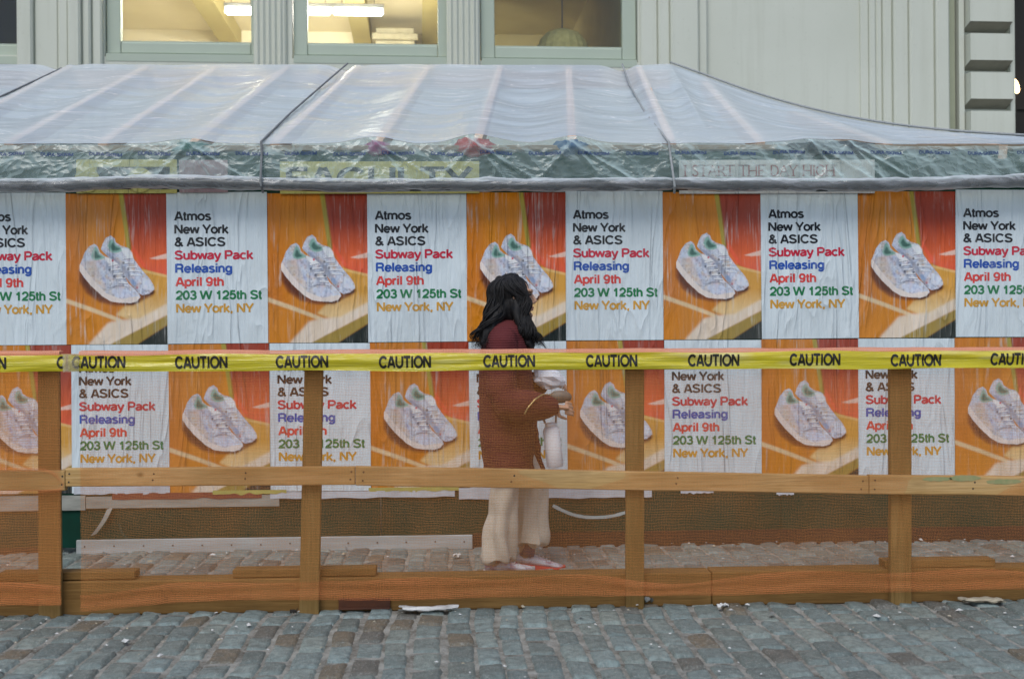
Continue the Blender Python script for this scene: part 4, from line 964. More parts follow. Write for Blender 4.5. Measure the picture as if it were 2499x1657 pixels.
# ================================================================== wooden fence
fence = empty('wooden_fence', (0, Y_POST, 0), 'rough pine construction fence of posts, rails and a base beam', 'fence')
posts = [((87, 133), (88, 139), 812, 1405), ((704, 746), (690, 736), 812, 1408), ((1446, 1488), (1446, 1488), 812, 1397), ((2057, 2106), (2058, 2106), 808, 1388)]
for (t0, t1), (b0, b1), yt, yb in posts:
    q = MB(); za = atd((t0 + t1) / 2, yt, Y_POST).z
    xa, xb, xc, xd = atd(t0, 860, Y_POST).x, atd(t1, 860, Y_POST).x, atd(b0, 1390, Y_POST).x, atd(b1, 1390, Y_POST).x
    vs = []; e = .003
    for (z, l, r) in ((-.012, xc, xd), (za, xa, xb)):
        vs += [(l + e, Y_POST, z), (r - e, Y_POST, z), (r, Y_POST + e, z), (r, Y_POST + .036, z), (l, Y_POST + .036, z), (l, Y_POST + e, z)]
    q.add(vs, [(i, (i + 1) % 6, 6 + (i + 1) % 6, 6 + i) for i in range(6)] + [(5, 4, 3, 2, 1, 0), (6, 7, 8, 9, 10, 11)])
    q.build('post', M['pine_z'], fence, smooth=False)
def board(x0, x1, ya0, yb0, ya1, yb1, Y, th, name, mat, wob=.002, parent=fence):
    q = MB(); A0, B0, A1, B1 = atd(x0, ya0, Y), atd(x0, yb0, Y), atd(x1, ya1, Y), atd(x1, yb1, Y); n_ = 24; vs = []
    for i in range(n_ + 1):
        t = i / n_; T = A0.lerp(A1, t); Bq = B0.lerp(B1, t); k = wob * nz(t * 5, x0); e = .004
        for (yy, z) in ((e, T.z + k), (0, T.z - e + k), (0, Bq.z + e + k), (e, Bq.z + k), (th, Bq.z + k), (th, T.z + k)): vs.append((T.x, Y + yy, z))
    fs = []
    for i in range(n_):
        for j in range(6): fs.append((i * 6 + j, i * 6 + (j + 1) % 6, (i + 1) * 6 + (j + 1) % 6, (i + 1) * 6 + j))
    fs += [(5, 4, 3, 2, 1, 0), tuple(n_ * 6 + j for j in range(6))]
    q.add(vs, fs)
    for (t0, dz) in ((.012, .25), (.014, .7), (.985, .3), (.988, .72), (.30, .35), (.305, .65), (.62, .4), (.623, .7)):
        t = t0 + .004 * nz(x0 * 3.7, t0 * 50); T = A0.lerp(A1, t); Bq = B0.lerp(B1, t); z = lerp(Bq.z, T.z, dz + .06 * nz(t0 * 90, x0))
        q.add([(T.x + .0045 * math.cos(a), Y - .0008, z + .0045 * math.sin(a)) for a in np.linspace(0, 6.28, 9)[:-1]], [list(range(8))], 1)
    return q.build(name, [mat, M['pole']], parent, smooth=False)
board(-300, 1010, 818, 856, 817, 856, Y_RAIL, .036, 'top_rail', M['pine_x']); board(1012, 2800, 817, 856, 806, 846, Y_RAIL + .001, .036, 'top_rail', M['pine_x'])
board(-300, 149, 1088, 1134, 1087, 1133, Y_RAIL - .004, .036, 'middle_rail', M['pine_x']); board(151, 819, 1082, 1124, 1078, 1120, Y_RAIL, .036, 'middle_rail', M['pine_x'])
board(821, 2006, 1077, 1121, 1099, 1141, Y_RAIL + .001, .036, 'middle_rail', M['pine_x']); board(2008, 2800, 1097, 1141, 1105, 1149, Y_RAIL - .001, .036, 'middle_rail', M['pine_x'])
M['stain'] = plain('pale_green_stain', (.24, .27, .12), (.34, .30, .14), .8, 30)
for (cx_, cy_, w_, h_) in ((2165, 1106, .07, .010), (2228, 1104, .075, .014), (2318, 1112, .085, .012)):
    c_ = atd(cx_, cy_, Y_RAIL); q = MB()
    q.add([(c_.x + w_ * math.cos(a) * (1 + .25 * nz(a * 2, cx_)), Y_RAIL - .0022, c_.z + h_ * math.sin(a) * (1 + .4 * nz(a * 3, cy_))) for a in np.linspace(0, 6.28, 29)[:-1]], [list(range(28))])
    q.build('paint_stain', M['stain'], fence, smooth=False)
zb_ = atd(1200, 1328, Y_BASE).z
q = MB(); q.box((atd(-300, 1400, Y_BASE).x, Y_BASE, -.012), (atd(1645, 1400, Y_BASE).x - .002, Y_BASE + .125, zb_), bev=.005); q.build('base_beam', M['base_x'], fence, smooth=False)
q = MB(); q.box((atd(1645, 1400, Y_BASE).x + .002, Y_BASE + .002, -.012), (atd(2800, 1400, Y_BASE).x, Y_BASE + .125, zb_ + .003), bev=.005); q.build('base_beam', M['base_x'], fence, smooth=False)
for (x0, x1) in ((-5, 311), (537, 868), (2044, 2299)):
    q = MB(); a, b = atd(x0, 1320, Y_BASE + .02), atd(x1, 1320, Y_BASE + .02)
    q.box((a.x, Y_BASE + .018, zb_ + .004), (b.x, Y_BASE + .107, zb_ + .040), bev=.003); q.build('splice_block', M['base_x'], fence, smooth=False)
M['rust'] = plain('rusty_steel', (.10, .035, .015), (.06, .022, .012), .8, 14, .5)
q = MB(); a, b = at(827, 1470, Y_BASE), at(953, 1470, Y_BASE); q.box((a.x, Y_BASE - .014, .003), (b.x, Y_BASE - .002, .052), bev=.002); q.box((a.x, Y_BASE - .034, .003), (b.x, Y_BASE - .0145, .010), bev=.002)
tag(q.build('steel_angle', M['rust'], smooth=False, base=((a.x + b.x) / 2, Y_BASE - .01, 0)), 'rusty brown steel angle bracket at the foot of the base beam', 'bracket')
# ------------------------------------------------------------------ orange netting
def net_sheet(name, x0, x1, label, layers=1, ragged=True):
    q = MB(); xa, xb = atd(x0, 1100, Y_RAIL).x, atd(x1, 1100, Y_RAIL).x; zt = atd((x0 + x1) / 2, 816, Y_RAIL).z
    nu = int((xb - xa) / .03) + 2
    def bot(x): return .066 + .014 * nz(x * 1.4, 3) + .02 * math.exp(-((x - xa) / .25) ** 2) * -1.4
    def top(x): return lerp(atd(0, 816, Y_RAIL).z, atd(2365, 807, Y_RAIL).z, (x + 2.4) / 4.8)
    for L in range(layers):
        def f(u, v, L=L):
            x = lerp(xa, xb, u); zt = top(x); zb = bot(x); z = lerp(zt, zb, v); y = Y_RAIL - .006 - .006 * L
            dz = (zt - z)
            slack = math.sin(math.pi * v) ** 2 * .014 * (nz(x * 1.1, z * 1.7, L) + .4) + .003 * nz(x * 4, z * 9, L)
            y += abs(slack) * .6
            if L == 0 and u < .03 and x0 > 0: x += .012 * nz(z * 5, 7)
            if z < .14: y += (Y_POST - .008 - y) * .0
            return Vector((x, y, z))
        q.grid(nu, 44, f, 0, lambda u, v: (lerp(xa, xb, u), v * (top(0) - .05)))
    # fold over the top rail
    def g1_(u, v):
        x = lerp(xa, xb, u); zt = top(x) + .006 + .003 * nz(x * 3, 6); 
        if v < .5: return Vector((x, Y_RAIL - .010 + .004 * nz(x * 5, 1), zt - .045 * (1 - 2 * v)))
        return Vector((x, Y_RAIL - .010 + .055 * (2 * v - 1), zt + .006 * math.sin(math.pi * (2 * v - 1)) + .003 * nz(x * 6, 2)))
    q.grid(nu, 4, g1_, 2, lambda u, v: (lerp(xa, xb, u), v * .1))
    if x0 < 0:      # gathered selvedge pulled around the end of the middle rail
        for PT in ([(-40, 1084), (40, 1083), (95, 1084), (124, 1092), (140, 1106), (151, 1118)], [(151, 1118), (140, 1130), (100, 1134), (50, 1135), (0, 1139), (-40, 1142)]):
            CP = smoothc(PT, 30)
            def g4(u, v, CP=CP):
                k_ = min(int(u * 30), 29); a_, b_ = CP[k_], CP[min(k_ + 1, 30)]; t_ = u * 30 - k_; p_ = atd(lerp(a_[0], b_[0], t_), lerp(a_[1], b_[1], t_), Y_RAIL)
                return Vector((p_.x, Y_RAIL - .016 - .006 * math.sin(math.pi * v) - .003 * nz(u * 9, v * 3), p_.z + (.5 - v) * (.020 + .010 * nz(u * 5, 3))))
            q.grid(30, 4, g4, 1, lambda u, v: (u * .5, v * .03))
    # gathered hem at the bottom
    def g2_(u, v):
        x = lerp(xa, xb, u); zb = bot(x); z = zb + lerp(.085, -.004, v) * (1 + .9 * nz(x * 1.6, 4)); return Vector((x, Y_RAIL - .012 - .010 * abs(nz(x * 3, v * 2, 8)) - .004 * math.sin(v * 9 + 3 * nz(x * 2)), z))
    q.grid(nu, 8, g2_, 1, lambda u, v: (lerp(xa, xb, u), v * .08))
    return tag(q.build(name, [M['net'], M['net_hem'], M['net_fold']], base=((xa + xb) / 2, Y_RAIL, .05)), label, 'netting', 'orange debris netting on the fence')
net_sheet('debris_netting', 186, 2760, 'long orange debris netting stretched over most of the fence')
net_sheet('debris_netting', -300, 141, 'double layered orange netting around the leftmost fence post', 2)
# ------------------------------------------------------------------ caution tape
def tape(x0, x1, words, label):
    xa, xb = at(x0, 880, Y_RAIL).x, at(x1, 880, Y_RAIL).x
    def edges_(x): return (lerp(at(0, 867, Y_RAIL).z, at(2499, 855, Y_RAIL).z, (x + 2.42) / 4.85) + .010 * nz(x * 2.2, 11), lerp(at(0, 907, Y_RAIL).z, at(2499, 897, Y_RAIL).z, (x + 2.42) / 4.85) + .008 * nz(x * 1.9, 15))
    def yy(x, t): return Y_RAIL - .030 - .004 * math.sin(t * 8 + 6 * nz(x * .9, 5)) * (.3 + 1.6 * abs(nz(x * 1.1, 9))) - .004 * nz(x * 5 + t, t * 3) - .006 * math.sin(math.pi * t) * (.5 + nz(x * 1.7, 3))
    q = MB()
    def f(u, v):
        x = lerp(xa, xb, u); a, b = edges_(x); return Vector((x, yy(x, v), lerp(a, b, v)))
    q.grid(int((xb - xa) / .015), 14, f)
    v, fc = text_mesh('CAUTION', 126 / FX * Y_RAIL, .053, .235)
    for px in words:
        c = at(px, 896, Y_RAIL); a, b = edges_(c.x); zb = b + (a - b) * .18; vs = []
        for (p, r) in v:
            x = c.x + p; z = zb + r; t = (a - z) / (a - b)
            vs.append((x, yy(x, t) - .0016, z))
        q.add(vs, [f_ for f_ in fc if all(xa + .004 < vs[k_][0] < xb - .004 for k_ in f_)], 1)
    return tag(q.build('caution_tape', [M['tape'], M['tape_ink']], base=((xa + xb) / 2, Y_RAIL - .02, edges_(xa)[1])), label, 'tape', 'yellow caution tape on the top rail')
tape(172, 2700, [182, 431, 676, 926, 1179, 1428, 1676, 1922, 2167, 2409], 'long yellow caution tape stretched along the top rail')
tape(-320, 166, [-107, 145], 'short yellow caution tape left of the knot on the top rail')
q = MB(); a, b = at(156, 868, Y_RAIL - .03), at(196, 905, Y_RAIL - .03)
q.grid(10, 12, lambda u, v: (lerp(a.x, b.x, u) + .006 * nz(v * 4, 2), Y_RAIL - .045 - .008 * math.sin(math.pi * u) - .004 * nz(u * 5, v * 5), lerp(a.z + .006, b.z - .004, v)))
M['clear_tape'] = plastic('cloudy_tape', .35, .8, .0, .6, .8, .01, (20, 20, 20), (.62, .55, .40), .25)
tag(q.build('packing_tape', M['clear_tape'], base=((a.x + b.x) / 2, Y_RAIL - .03, b.z)), 'cloudy clear packing tape joining the two caution tapes at left', 'tape')

# ================================================================== litter
M['litter'] = plain('litter_white', (.62, .62, .60), (.45, .45, .42), .7, 20, .4); M['card'] = plain('cardboard', (.42, .38, .28), (.34, .30, .22), .8, 12, .3)
M['foil'] = plain('grey_wrapper', (.22, .23, .22), (.12, .13, .12), .5, 20, .6)
def scrap(px, py, w_, d_, h, mat, nm, lab, cat, seed, th=.003, rz=0.0):
    c = gnd(px, py); q = MB(); n_ = 14
    def f(u, v):
        a, b = 2 * u - 1, 2 * v - 1; r = 1 + .28 * nz(a * 2 + seed, b * 2, seed); x, y = a * w_ / 2 * r, b * d_ / 2 * (1 + .3 * nz(b * 3, a * 2, seed + 4))
        return Vector((c.x + x * math.cos(rz) - y * math.sin(rz), c.y + x * math.sin(rz) + y * math.cos(rz), .006 + h * (.5 + nz(a * 2.4, b * 2.4, seed + 9)) * .8 + .006))
    q.grid(n_, n_, f); o = len(q.v); q.grid(n_, n_, lambda u, v: f(u, v) - Vector((0, 0, th)))
    return tag(q.build(nm, mat, base=(c.x, c.y, 0)), lab, cat)
scrap(1047, 1491, .26, .07, .012, M['litter'], 'flattened_paper', 'flattened white paper on cobbles in front of the fence, left of centre', 'paper', 3.3)
scrap(2398, 1470, .19, .075, .012, M['card'], 'cardboard_scrap', 'curled beige cardboard scrap on the cobbles at far right', 'cardboard', 8.1, .005)
scrap(1575, 1474, .07, .04, .03, M['foil'], 'crumpled_wrapper', 'crumpled grey wrapper at the foot of the post right of the woman', 'wrapper', 5.7)
scrap(1764, 1484, .05, .035, .012, M['litter'], 'crumpled_tissue', 'small white crumpled tissue in front of the base beam, right side', 'tissue', 2.2)
scrap(1115, 1361, .045, .05, .02, M['litter'], 'crumpled_napkin', 'small white square napkin on cobbles behind fence near the woman', 'napkin', 6.2)
scrap(716, 1500, .03, .03, .02, M['dark'], 'black_lump', 'small black lump on cobbles below the leaning post', 'stone', 1.2)
q = MB(); r2 = random.Random(11)
for i in range(420):
    X, Y = r2.uniform(-3.6, 3.6), r2.choice([r2.uniform(4.0, 5.2), r2.uniform(4.7, 5.3), r2.uniform(5.5, 6.85), r2.uniform(6.3, 6.88)]); s_ = r2.uniform(.003, .009) * (2.2 if r2.random() < .1 else 1); a = r2.uniform(0, 6.3)
    mi = 0 if r2.random() < .55 else (1 if r2.random() < .7 else 2)
    e = Matrix.Translation((X, Y, .008)) @ Matrix.Rotation(a, 4, 'Z') @ Matrix.Rotation(r2.uniform(-.4, .4), 4, 'X')
    q.add([e @ Vector(p) for p in ((-s_, -s_ * .5, 0), (s_, -s_ * .4, .001), (s_ * .8, s_ * .6, .002), (-s_ * .9, s_ * .5, 0), (0, 0, s_ * .6))], [(0, 1, 4), (1, 2, 4), (2, 3, 4), (3, 0, 4)], mi)
tag(q.build('litter_specks', [M['litter'], M['card'], M['foil']], smooth=False), 'tiny scattered paper specks and grit on the cobbles', 'litter', kind='stuff')

# ================================================================== the walking woman
PX0 = at(1240, 1392, Y_PERSON)
person = empty('person', (PX0.x, Y_PERSON, 0), 'woman with long black wavy hair in maroon sweater and cream trousers walking right', 'person')
SC = FX / Y_PERSON
def lp_(sx, sy, y=0.0): return Vector(((sx - 1240) / SC, y, (1392 - sy) / SC))
M['skin'] = plain('skin', (.52, .31, .21), (.48, .28, .18), .5, 9, .05)
M['hair'] = plain('black_hair', (.008, .008, .009), (.016, .014, .013), .6, 30, .4, spec=.28)
def knit():
    t = NT('maroon_knit'); tc = t.coord('Object', (1, 1, 1)); sp = t.n('ShaderNodeSeparateXYZ'); t.l(tc, sp.inputs[0])
    wv = t.math('SINE', t.math('MULTIPLY', sp.outputs[2], 520)); n = t.noise(t.coord('Object', (60, 60, 60)), 1, 3)
    n2 = t.noise(t.coord('Object', (7, 7, 5)), 1, 4)
    c = t.mix(n2, (.095, .022, .024), (.13, .030, .030)); c = t.mix(t.math('MULTIPLY', t.ramp(wv, -.2, 1), .35), c, (.06, .014, .016))
    return t.done(t.bsdf(c, .9, t.bump(t.math('MULTIPLY_ADD', n, .5, wv), .5, .004), .15))
M['knit'] = knit()
M['trouser'] = plain('cream_cotton', (.60, .54, .44), (.54, .48, .38), .85, 40, .2)
M['sock'] = plain('purple_sock', (.17, .10, .15), (.11, .06, .10), .9, 60, .4)
M['shoe_white'] = plain('sneaker_upper', (.55, .55, .58), (.30, .18, .24), .6, 28, .3, lo=.45, hi=.6); M['shoe_red'] = plain('red_sole', (.70, .06, .06), None, .5, 10); M['shoe_sole'] = plain('white_sole', (.55, .53, .52), None, .6, 12)
M['eye'] = plain('eye_dark', (.02, .015, .012), None, .2, 10); M['lip'] = plain('lips', (.36, .12, .10), None, .45, 10)
def hand(mb, wrist, fwd, up, curl, side, n_seg=3):
    """palm + 4 fingers + thumb; fwd = knuckle direction, up = back of the hand, side = +1 / -1 for thumb side"""
    fwd = Vector(fwd).normalized(); up = Vector(up); up = (up - fwd * up.dot(fwd)).normalized(); lat = fwd.cross(up) * side
    w_ = Vector(wrist)
    mb.tube([w_ - fwd * .02, w_ + fwd * .01, w_ + fwd * .045, w_ + fwd * .085], [(.017, .021), (.015, .026), (.014, .036), (.012, .037)], 12)
    for i, (l, o_) in enumerate(((.072, .029), (.080, .010), (.074, -.010), (.058, -.028))):
        p = w_ + fwd * .082 + lat * o_; d = fwd.copy(); P = [p - fwd * .012, p]; seg = [.45, .32, .23]; a = 0
        for s_ in seg:
            a += curl * (1 + .08 * i); d = fwd * math.cos(a) - up * math.sin(a); P.append(P[-1] + d * l * s_)
        mb.tube(P, [.0088, .0086, .0080, .0074, .0055], 8)
    p = w_ + fwd * .025 + lat * .026; d = (fwd * .7 + lat * .75 - up * .35).normalized(); d2 = (fwd * .95 + lat * .15 - up * .35).normalized()
    mb.tube([p - lat * .012, p + d * .028, p + d * .03 + d2 * .028, p + d * .03 + d2 * .05], [.012, .0105, .009, .0065], 8)
# --- one continuous body
bd = MB(); hc = Vector((.045, 0, 1.478))
def headf(p):
    r = 1.0
    if p.x > 0: r += .03 * max(0, -p.z) * p.x
    return r
bd.ball(hc + Vector((-.012, 0, .022)), (.094, .072, .092), 24, 16)
bd.ball(hc + Vector((.028, 0, -.030)), (.066, .058, .088), 22, 14)
bd.tube([hc + Vector((.088, 0, .022)), hc + Vector((.100, 0, .0)), hc + Vector((.113, 0, -.022)), hc + Vector((.098, 0, -.032))], [.008, .010, .0125, .011], 10)      # nose
bd.ball(hc + Vector((.078, 0, -.098)), (.022, .024, .018), 12, 8)                           # chin
bd.ball(hc + Vector((.090, 0, -.056)), (.013, .024, .008), 12, 8); bd.ball(hc + Vector((.088, 0, -.068)), (.013, .021, .008), 12, 8)   # lips
bd.tube([hc + Vector((.083, -.04, .036)), hc + Vector((.093, 0, .034)), hc + Vector((.083, .04, .036))], .010, 8)                       # brow
for s_ in (-1, 1): bd.ball(hc + Vector((-.012, s_ * .073, -.012)), (.017, .008, .030), 12, 8)   # ears
bd.tube([hc + Vector((-.018, 0, -.06)), (.015, 0, 1.36), (-.005, 0, 1.30), (-.01, 0, 1.24)], [.052, .048, .052, .075], 16)
bd.rings([(-.01, 0, .72, .10, .14), (0, 0, .80, .10, .155), (0, 0, .95, .09, .13), (0, 0, 1.1, .10, .15), (-.005, 0, 1.22, .10, .17), (-.01, 0, 1.285, .075, .14), (-.01, 0, 1.31, .05, .07)])
RW, LW = Vector((.232, -.205, .898)), Vector((.215, .12, 1.035))
bd.tube([(-.015, -.15, 1.25), (-.02, -.215, 1.20), (-.03, -.25, 1.05), (-.02, -.262, .94), (.03, -.262, .915), (.14, -.24, .905), RW], [.05, .05, .045, .040, .040, .034, .023], 12)
bd.tube([(-.0, .15, 1.25), (.01, .215, 1.20), (.05, .25, 1.08), (.08, .25, 1.0), (.12, .23, 1.0), (.2, .16, 1.03), LW], [.05, .05, .045, .040, .040, .032, .023], 12)
hand(bd, RW, (1, .25, -.12), (0, -1, .25), .42, 1)
hand(bd, LW, (.9, -.35, -.1), (.1, .4, 1), .5, -1)
bd.tube([(0, -.085, .80), (-.01, -.085, .55), (-.02, -.085, .45), (-.07, -.085, .22), (-.085, -.085, .085), (-.07, -.085, .05)], [.085, .07, .055, .05, .034, .036], 14)
bd.tube([(0, .085, .80), (.08, .085, .55), (.11, .085, .46), (.10, .085, .25), (.095, .085, .10), (.11, .085, .06)], [.085, .07, .055, .05, .034, .036], 14)
fuse('body', bd, M['skin'], .0042, 3, parent=person)
for s_ in (-1, 1):
    e = MB(); e.ball(hc + Vector((.083, s_ * .031, .014)), (.010, .013, .008), 12, 8); e.build('eye', M['eye'], person, local=True)
e = MB(); e.ball(hc + Vector((.0935, 0, -.0565)), (.0125, .021, .006), 12, 6); e.ball(hc + Vector((.0915, 0, -.0675)), (.0125, .018, .006), 12, 6); e.build('lips', M['lip'], person, local=True)
# --- sweater
sw = MB()
sw.rings([(-.0, 0, .485, .118, .195), (.006, 0, .50, .130, .205), (.008, 0, .53, .134, .21), (.0, 0, .70, .146, .218), (-.003, 0, .88, .150, .218), (-.006, 0, 1.05, .147, .215), (-.008, 0, 1.18, .136, .212), (-.010, 0, 1.265, .118, .195), (-.010, 0, 1.312, .098, .155), (-.006, 0, 1.338, .076, .105), (.0, 0, 1.352, .064, .07)], 40, e=2.3)
sw.tube([(-.02, -.15, 1.265), (-.025, -.205, 1.22), (-.035, -.25, 1.08), (-.03, -.268, .98), (.0, -.272, .925), (.06, -.268, .91), (.13, -.25, .905), (.19, -.232, .90), (.235, -.210, .898), (.258, -.204, .897)], [.07, .075, .078, .085, .09, .092, .084, .066, .050, .040], 18)
sw.tube([(-.0, .15, 1.265), (.01, .205, 1.22), (.045, .25, 1.10), (.08, .265, 1.02), (.12, .25, .99), (.17, .2, 1.0), (.20, .15, 1.03), (.225, .115, 1.036)], [.07, .075, .075, .08, .085, .075, .055, .042], 18)
sw.tube([(.12, .09, .82), (.145, .085, .70), (.17, .08, .60), (.195, .075, .53)], [(.05, .03), (.035, .025), (.025, .02), (.012, .015)], 12)
def swf(c):
    return .006 * nz(c.x * 9, c.y * 9, c.z * 5) + .010 * nz(c.x * 5 + 3, c.y * 5, c.z * 16) * (1 if c.x > .12 or c.y < -.2 else .35) + .0025 * nz(c.x * 30, c.y * 30, c.z * 30)
fuse('sweater', sw, M['knit'], .008, 3, swf, person)
# --- trousers
tr = MB()
tr.rings([(0, 0, .70, .12, .17), (0, 0, .80, .115, .165), (0, 0, .88, .10, .14)], 28)
def leg(mb, prof): mb.rings(prof, 26)
leg(tr, [(-.054, -.085, .078, .090, .102), (-.052, -.085, .10, .087, .100), (-.047, -.085, .20, .082, .094), (-.030, -.088, .32, .074, .09), (-.016, -.09, .45, .074, .092), (.0, -.088, .60, .09, .10), (.0, -.08, .74, .11, .10)])
leg(tr, [(.112, .085, .135, .104, .105), (.115, .085, .16, .101, .102), (.124, .085, .30, .095, .092), (.128, .085, .45, .095, .095), (.06, .088, .60, .10, .10), (.0, .08, .74, .11, .10)])
def trf(c):
    a = math.atan2(c.y - (-.085 if c.y < 0 else .085), c.x - (-.045 if c.y < 0 else .12)); lo_ = max(0, min(1, (.55 - c.z) / .35))
    return (.016 * math.sin(a * 5 + 6 * nz(c.z * 2, 1)) * lo_ + .007 * nz(c.x * 12, c.y * 12, c.z * 5) + .012 * nz(c.x * 5, c.y * 5, c.z * 9) * lo_)
o = fuse('trousers', tr, M['trouser'], .007, 1, trf, person)
# --- socks and sneakers
def sneaker(ax, ay, pitch, label):
    """local x forward; ankle above (0,0)"""
    Mx = Matrix.Translation((ax, ay, 0)) @ Matrix.Translation((-.05, 0, .012)) @ Matrix.Rotation(pitch, 4, 'Y') @ Matrix.Translation((.05, 0, -.012))
    prof = [(-.072, .020, .060, .030), (-.062, .028, .075, .022), (-.03, .031, .082, .02), (.02, .033, .082, .02), (.06, .036, .070, .02), (.10, .040, .056, .02), (.14, .041, .048, .021), (.17, .034, .042, .024), (.188, .018, .034, .028)]
    q = MB(); n_ = 16; vs = []; fs = []
    for (x, hw, top, bt) in prof:
        for k in range(n_):
            a = 2 * math.pi * k / n_; c, s_ = math.cos(a), math.sin(a); zz = (top + bt) / 2 + (top - bt) / 2 * s_
            vs.append(Mx @ Vector((x, hw * math.copysign(abs(c) ** .7, c) * (1 - .35 * max(0, s_)), zz)))
    for i in range(len(prof) - 1):
        for k in range(n_): fs.append((i * n_ + k, (i + 1) * n_ + k, (i + 1) * n_ + (k + 1) % n_, i * n_ + (k + 1) % n_))
    fs += [tuple(range(n_)), tuple((len(prof) - 1) * n_ + k for k in range(n_))[::-1]]
    q.add(vs, fs); sh = q.build('sneaker', M['shoe_white'], person, local=True); sh['label'] = label
    q = MB(); vs = []; fs = []; out = [(x, hw + .005) for (x, hw, t_, b_) in prof]; out[0] = (-.08, .016); out[-1] = (.196, .016)
    for z in (0.002, .014, .026):
        for (x, hw) in out: vs.append(Mx @ Vector((x, -hw, z + .012 * max(0, (x - .14) / .05)))) 
        for (x, hw) in out[::-1]: vs.append(Mx @ Vector((x, hw, z + .012 * max(0, (x - .14) / .05))))
    n2 = len(out) * 2
    for r_ in range(2):
        for k in range(n2): fs.append((r_ * n2 + k, r_ * n2 + (k + 1) % n2, (r_ + 1) * n2 + (k + 1) % n2, (r_ + 1) * n2 + k))
    fs += [tuple(range(n2))[::-1], tuple(range(2 * n2, 3 * n2))]
    q.add(vs, fs, 0)
    for p in range(len(q.f)):
        cxx = sum((Mx.inverted() @ q.v[i]).x for i in q.f[p]) / len(q.f[p]); q.m[p] = 1 if (cxx < -.04 or (pitch > .1 and cxx > -.1)) else 0
    q.build('sole', [M['shoe_sole'], M['shoe_red']], sh, local=True, smooth=False)
    q = MB()
    for k in range(4): q.tube([Mx @ Vector((.045 + k * .02, -.024, .078 - k * .009)), Mx @ Vector((.05 + k * .02, 0, .086 - k * .010)), Mx @ Vector((.045 + k * .02, .024, .078 - k * .009))], .003, 5)
    q.build('laces', M['shoe_sole'], sh, local=True)
    q = MB(); q.tube([Mx @ Vector((-.02, 0, .07)), Mx @ Vector((-.022, 0, .11)), Mx @ Vector((-.025, 0, .17))], [.043, .041, .043], 14); q.build('sock', M['sock'], person, local=True)
sneaker(-.055, -.085, .0, 'planted sneaker nearest the fence'); sneaker(.12, .085, .12, 'swinging sneaker with red sole')
# --- hair
hr = MB(); hrnd = random.Random(5)
hr.ball(hc + Vector((-.026, 0, .032)), (.104, .090, .094), 28, 18)
hr.ball(hc + Vector((-.046, 0, -.04)), (.070, .084, .11), 24, 16)
hr.tube([(-.03, -.03, 1.44), (-.06, -.07, 1.37), (-.10, -.11, 1.29), (-.135, -.13, 1.23)], [.055, .050, .034, .012], 14)
hr.tube([(-.03, .03, 1.44), (-.07, .06, 1.35), (-.12, .08, 1.26)], [.06, .06, .03], 14)
hr.tube([(.045, -.062, 1.46), (.06, -.075, 1.39), (.085, -.10, 1.30), (.115, -.12, 1.23), (.135, -.12, 1.19)], [.034, .034, .030, .022, .010], 14)
hr.tube([(.045, .062, 1.46), (.07, .075, 1.38), (.10, .085, 1.28), (.15, .08, 1.2)], [.036, .04, .04, .02], 14)
ho = fuse('hair', hr, M['hair'], .006, 2, lambda c: .010 * nz(c.x * 24 + c.z * 8, c.y * 24, c.z * 9) + .006 * nz(c.x * 60, c.y * 60, c.z * 14), person)
st = MB()
for ci in range(64):
    ph = math.radians(hrnd.uniform(46, 314)); c, s_ = math.cos(ph), math.sin(ph)
    front = ph < math.radians(112) or ph > math.radians(248); sy = 1 if s_ > 0 else -1; R3 = hrnd.random
    p0 = Vector((.03 + hrnd.uniform(-.03, .03), .012 * s_, 1.600)); p1 = hc + Vector((-.024 + .100 * c, .090 * s_, .065)); p2 = hc + Vector((-.02 + .110 * c, .100 * s_, -.02))
    if front:
        p1.x = min(p1.x, hc.x + .072); p2 = hc + Vector((hrnd.uniform(.015, .074), sy * (.080 + .014 * R3()), -.02)); dr = R3()
        p3 = Vector((.060 + .045 * dr, sy * (.084 + .03 * R3()), 1.375)); p4 = Vector((.085 + .06 * dr, sy * (.10 + .045 * R3()), 1.285)); p5 = Vector((.11 + .085 * dr, sy * (.08 + .07 * R3()), 1.175 + .06 * R3()))
    else:
        p3 = Vector((-.105 + .07 * R3(), .105 * s_ - (.02 if s_ < 0 else 0), 1.37)); p4 = Vector((-.155 + .09 * R3(), .13 * s_ - .02, 1.29)); p5 = Vector((-.205 + .09 * R3(), .14 * s_ - .03, 1.175 + .08 * R3()))
    ctl = [p0, p1, p2, p3, p4, p5]; pts3 = [ctl[0] * 2 - ctl[1]] + ctl + [ctl[-1] * 2 - ctl[-2]]; a0, fr_ = hrnd.uniform(0, 6.3), hrnd.uniform(2.6, 3.6); amp = hrnd.uniform(.020, .036)
    for q_ in range(13):
        jit = Vector((hrnd.gauss(0, .006), hrnd.gauss(0, .006), hrnd.gauss(0, .004))); da = hrnd.gauss(0, .25); ln_ = hrnd.uniform(.86, 1.04); P = []; rr_ = hrnd.uniform(.0016, .0034)
        for k in range(34):
            t = k / 33 * 5; j_ = min(int(t), 4); u = t - j_; A_, B_, C_, D_ = pts3[j_:j_ + 4]
            p = .5 * ((2 * B_) + (C_ - A_) * u + (2 * A_ - 5 * B_ + 4 * C_ - D_) * u * u + (3 * B_ - A_ - 3 * C_ + D_) * u ** 3)
            w_ = max(0, (t - .9) / 4.1); p = p + Vector((math.sin(a0 + da + fr_ * t), .8 * math.cos(a0 + da + fr_ * t), .25 * math.sin(2 * a0 + fr_ * t))) * amp * w_ + jit * min(1, .3 + t / 2)
            P.append(p)
        P = P[:max(20, int(34 * ln_))]; n_ = len(P)
        st.tube(P, [rr_ * (1.3 if k < n_ - 7 else max(.15, (n_ - 1 - k) / 6)) for k in range(n_)], 4)
sme = st.mesh('hs', M['hair']); so = mobj('hs', sme)
import bmesh
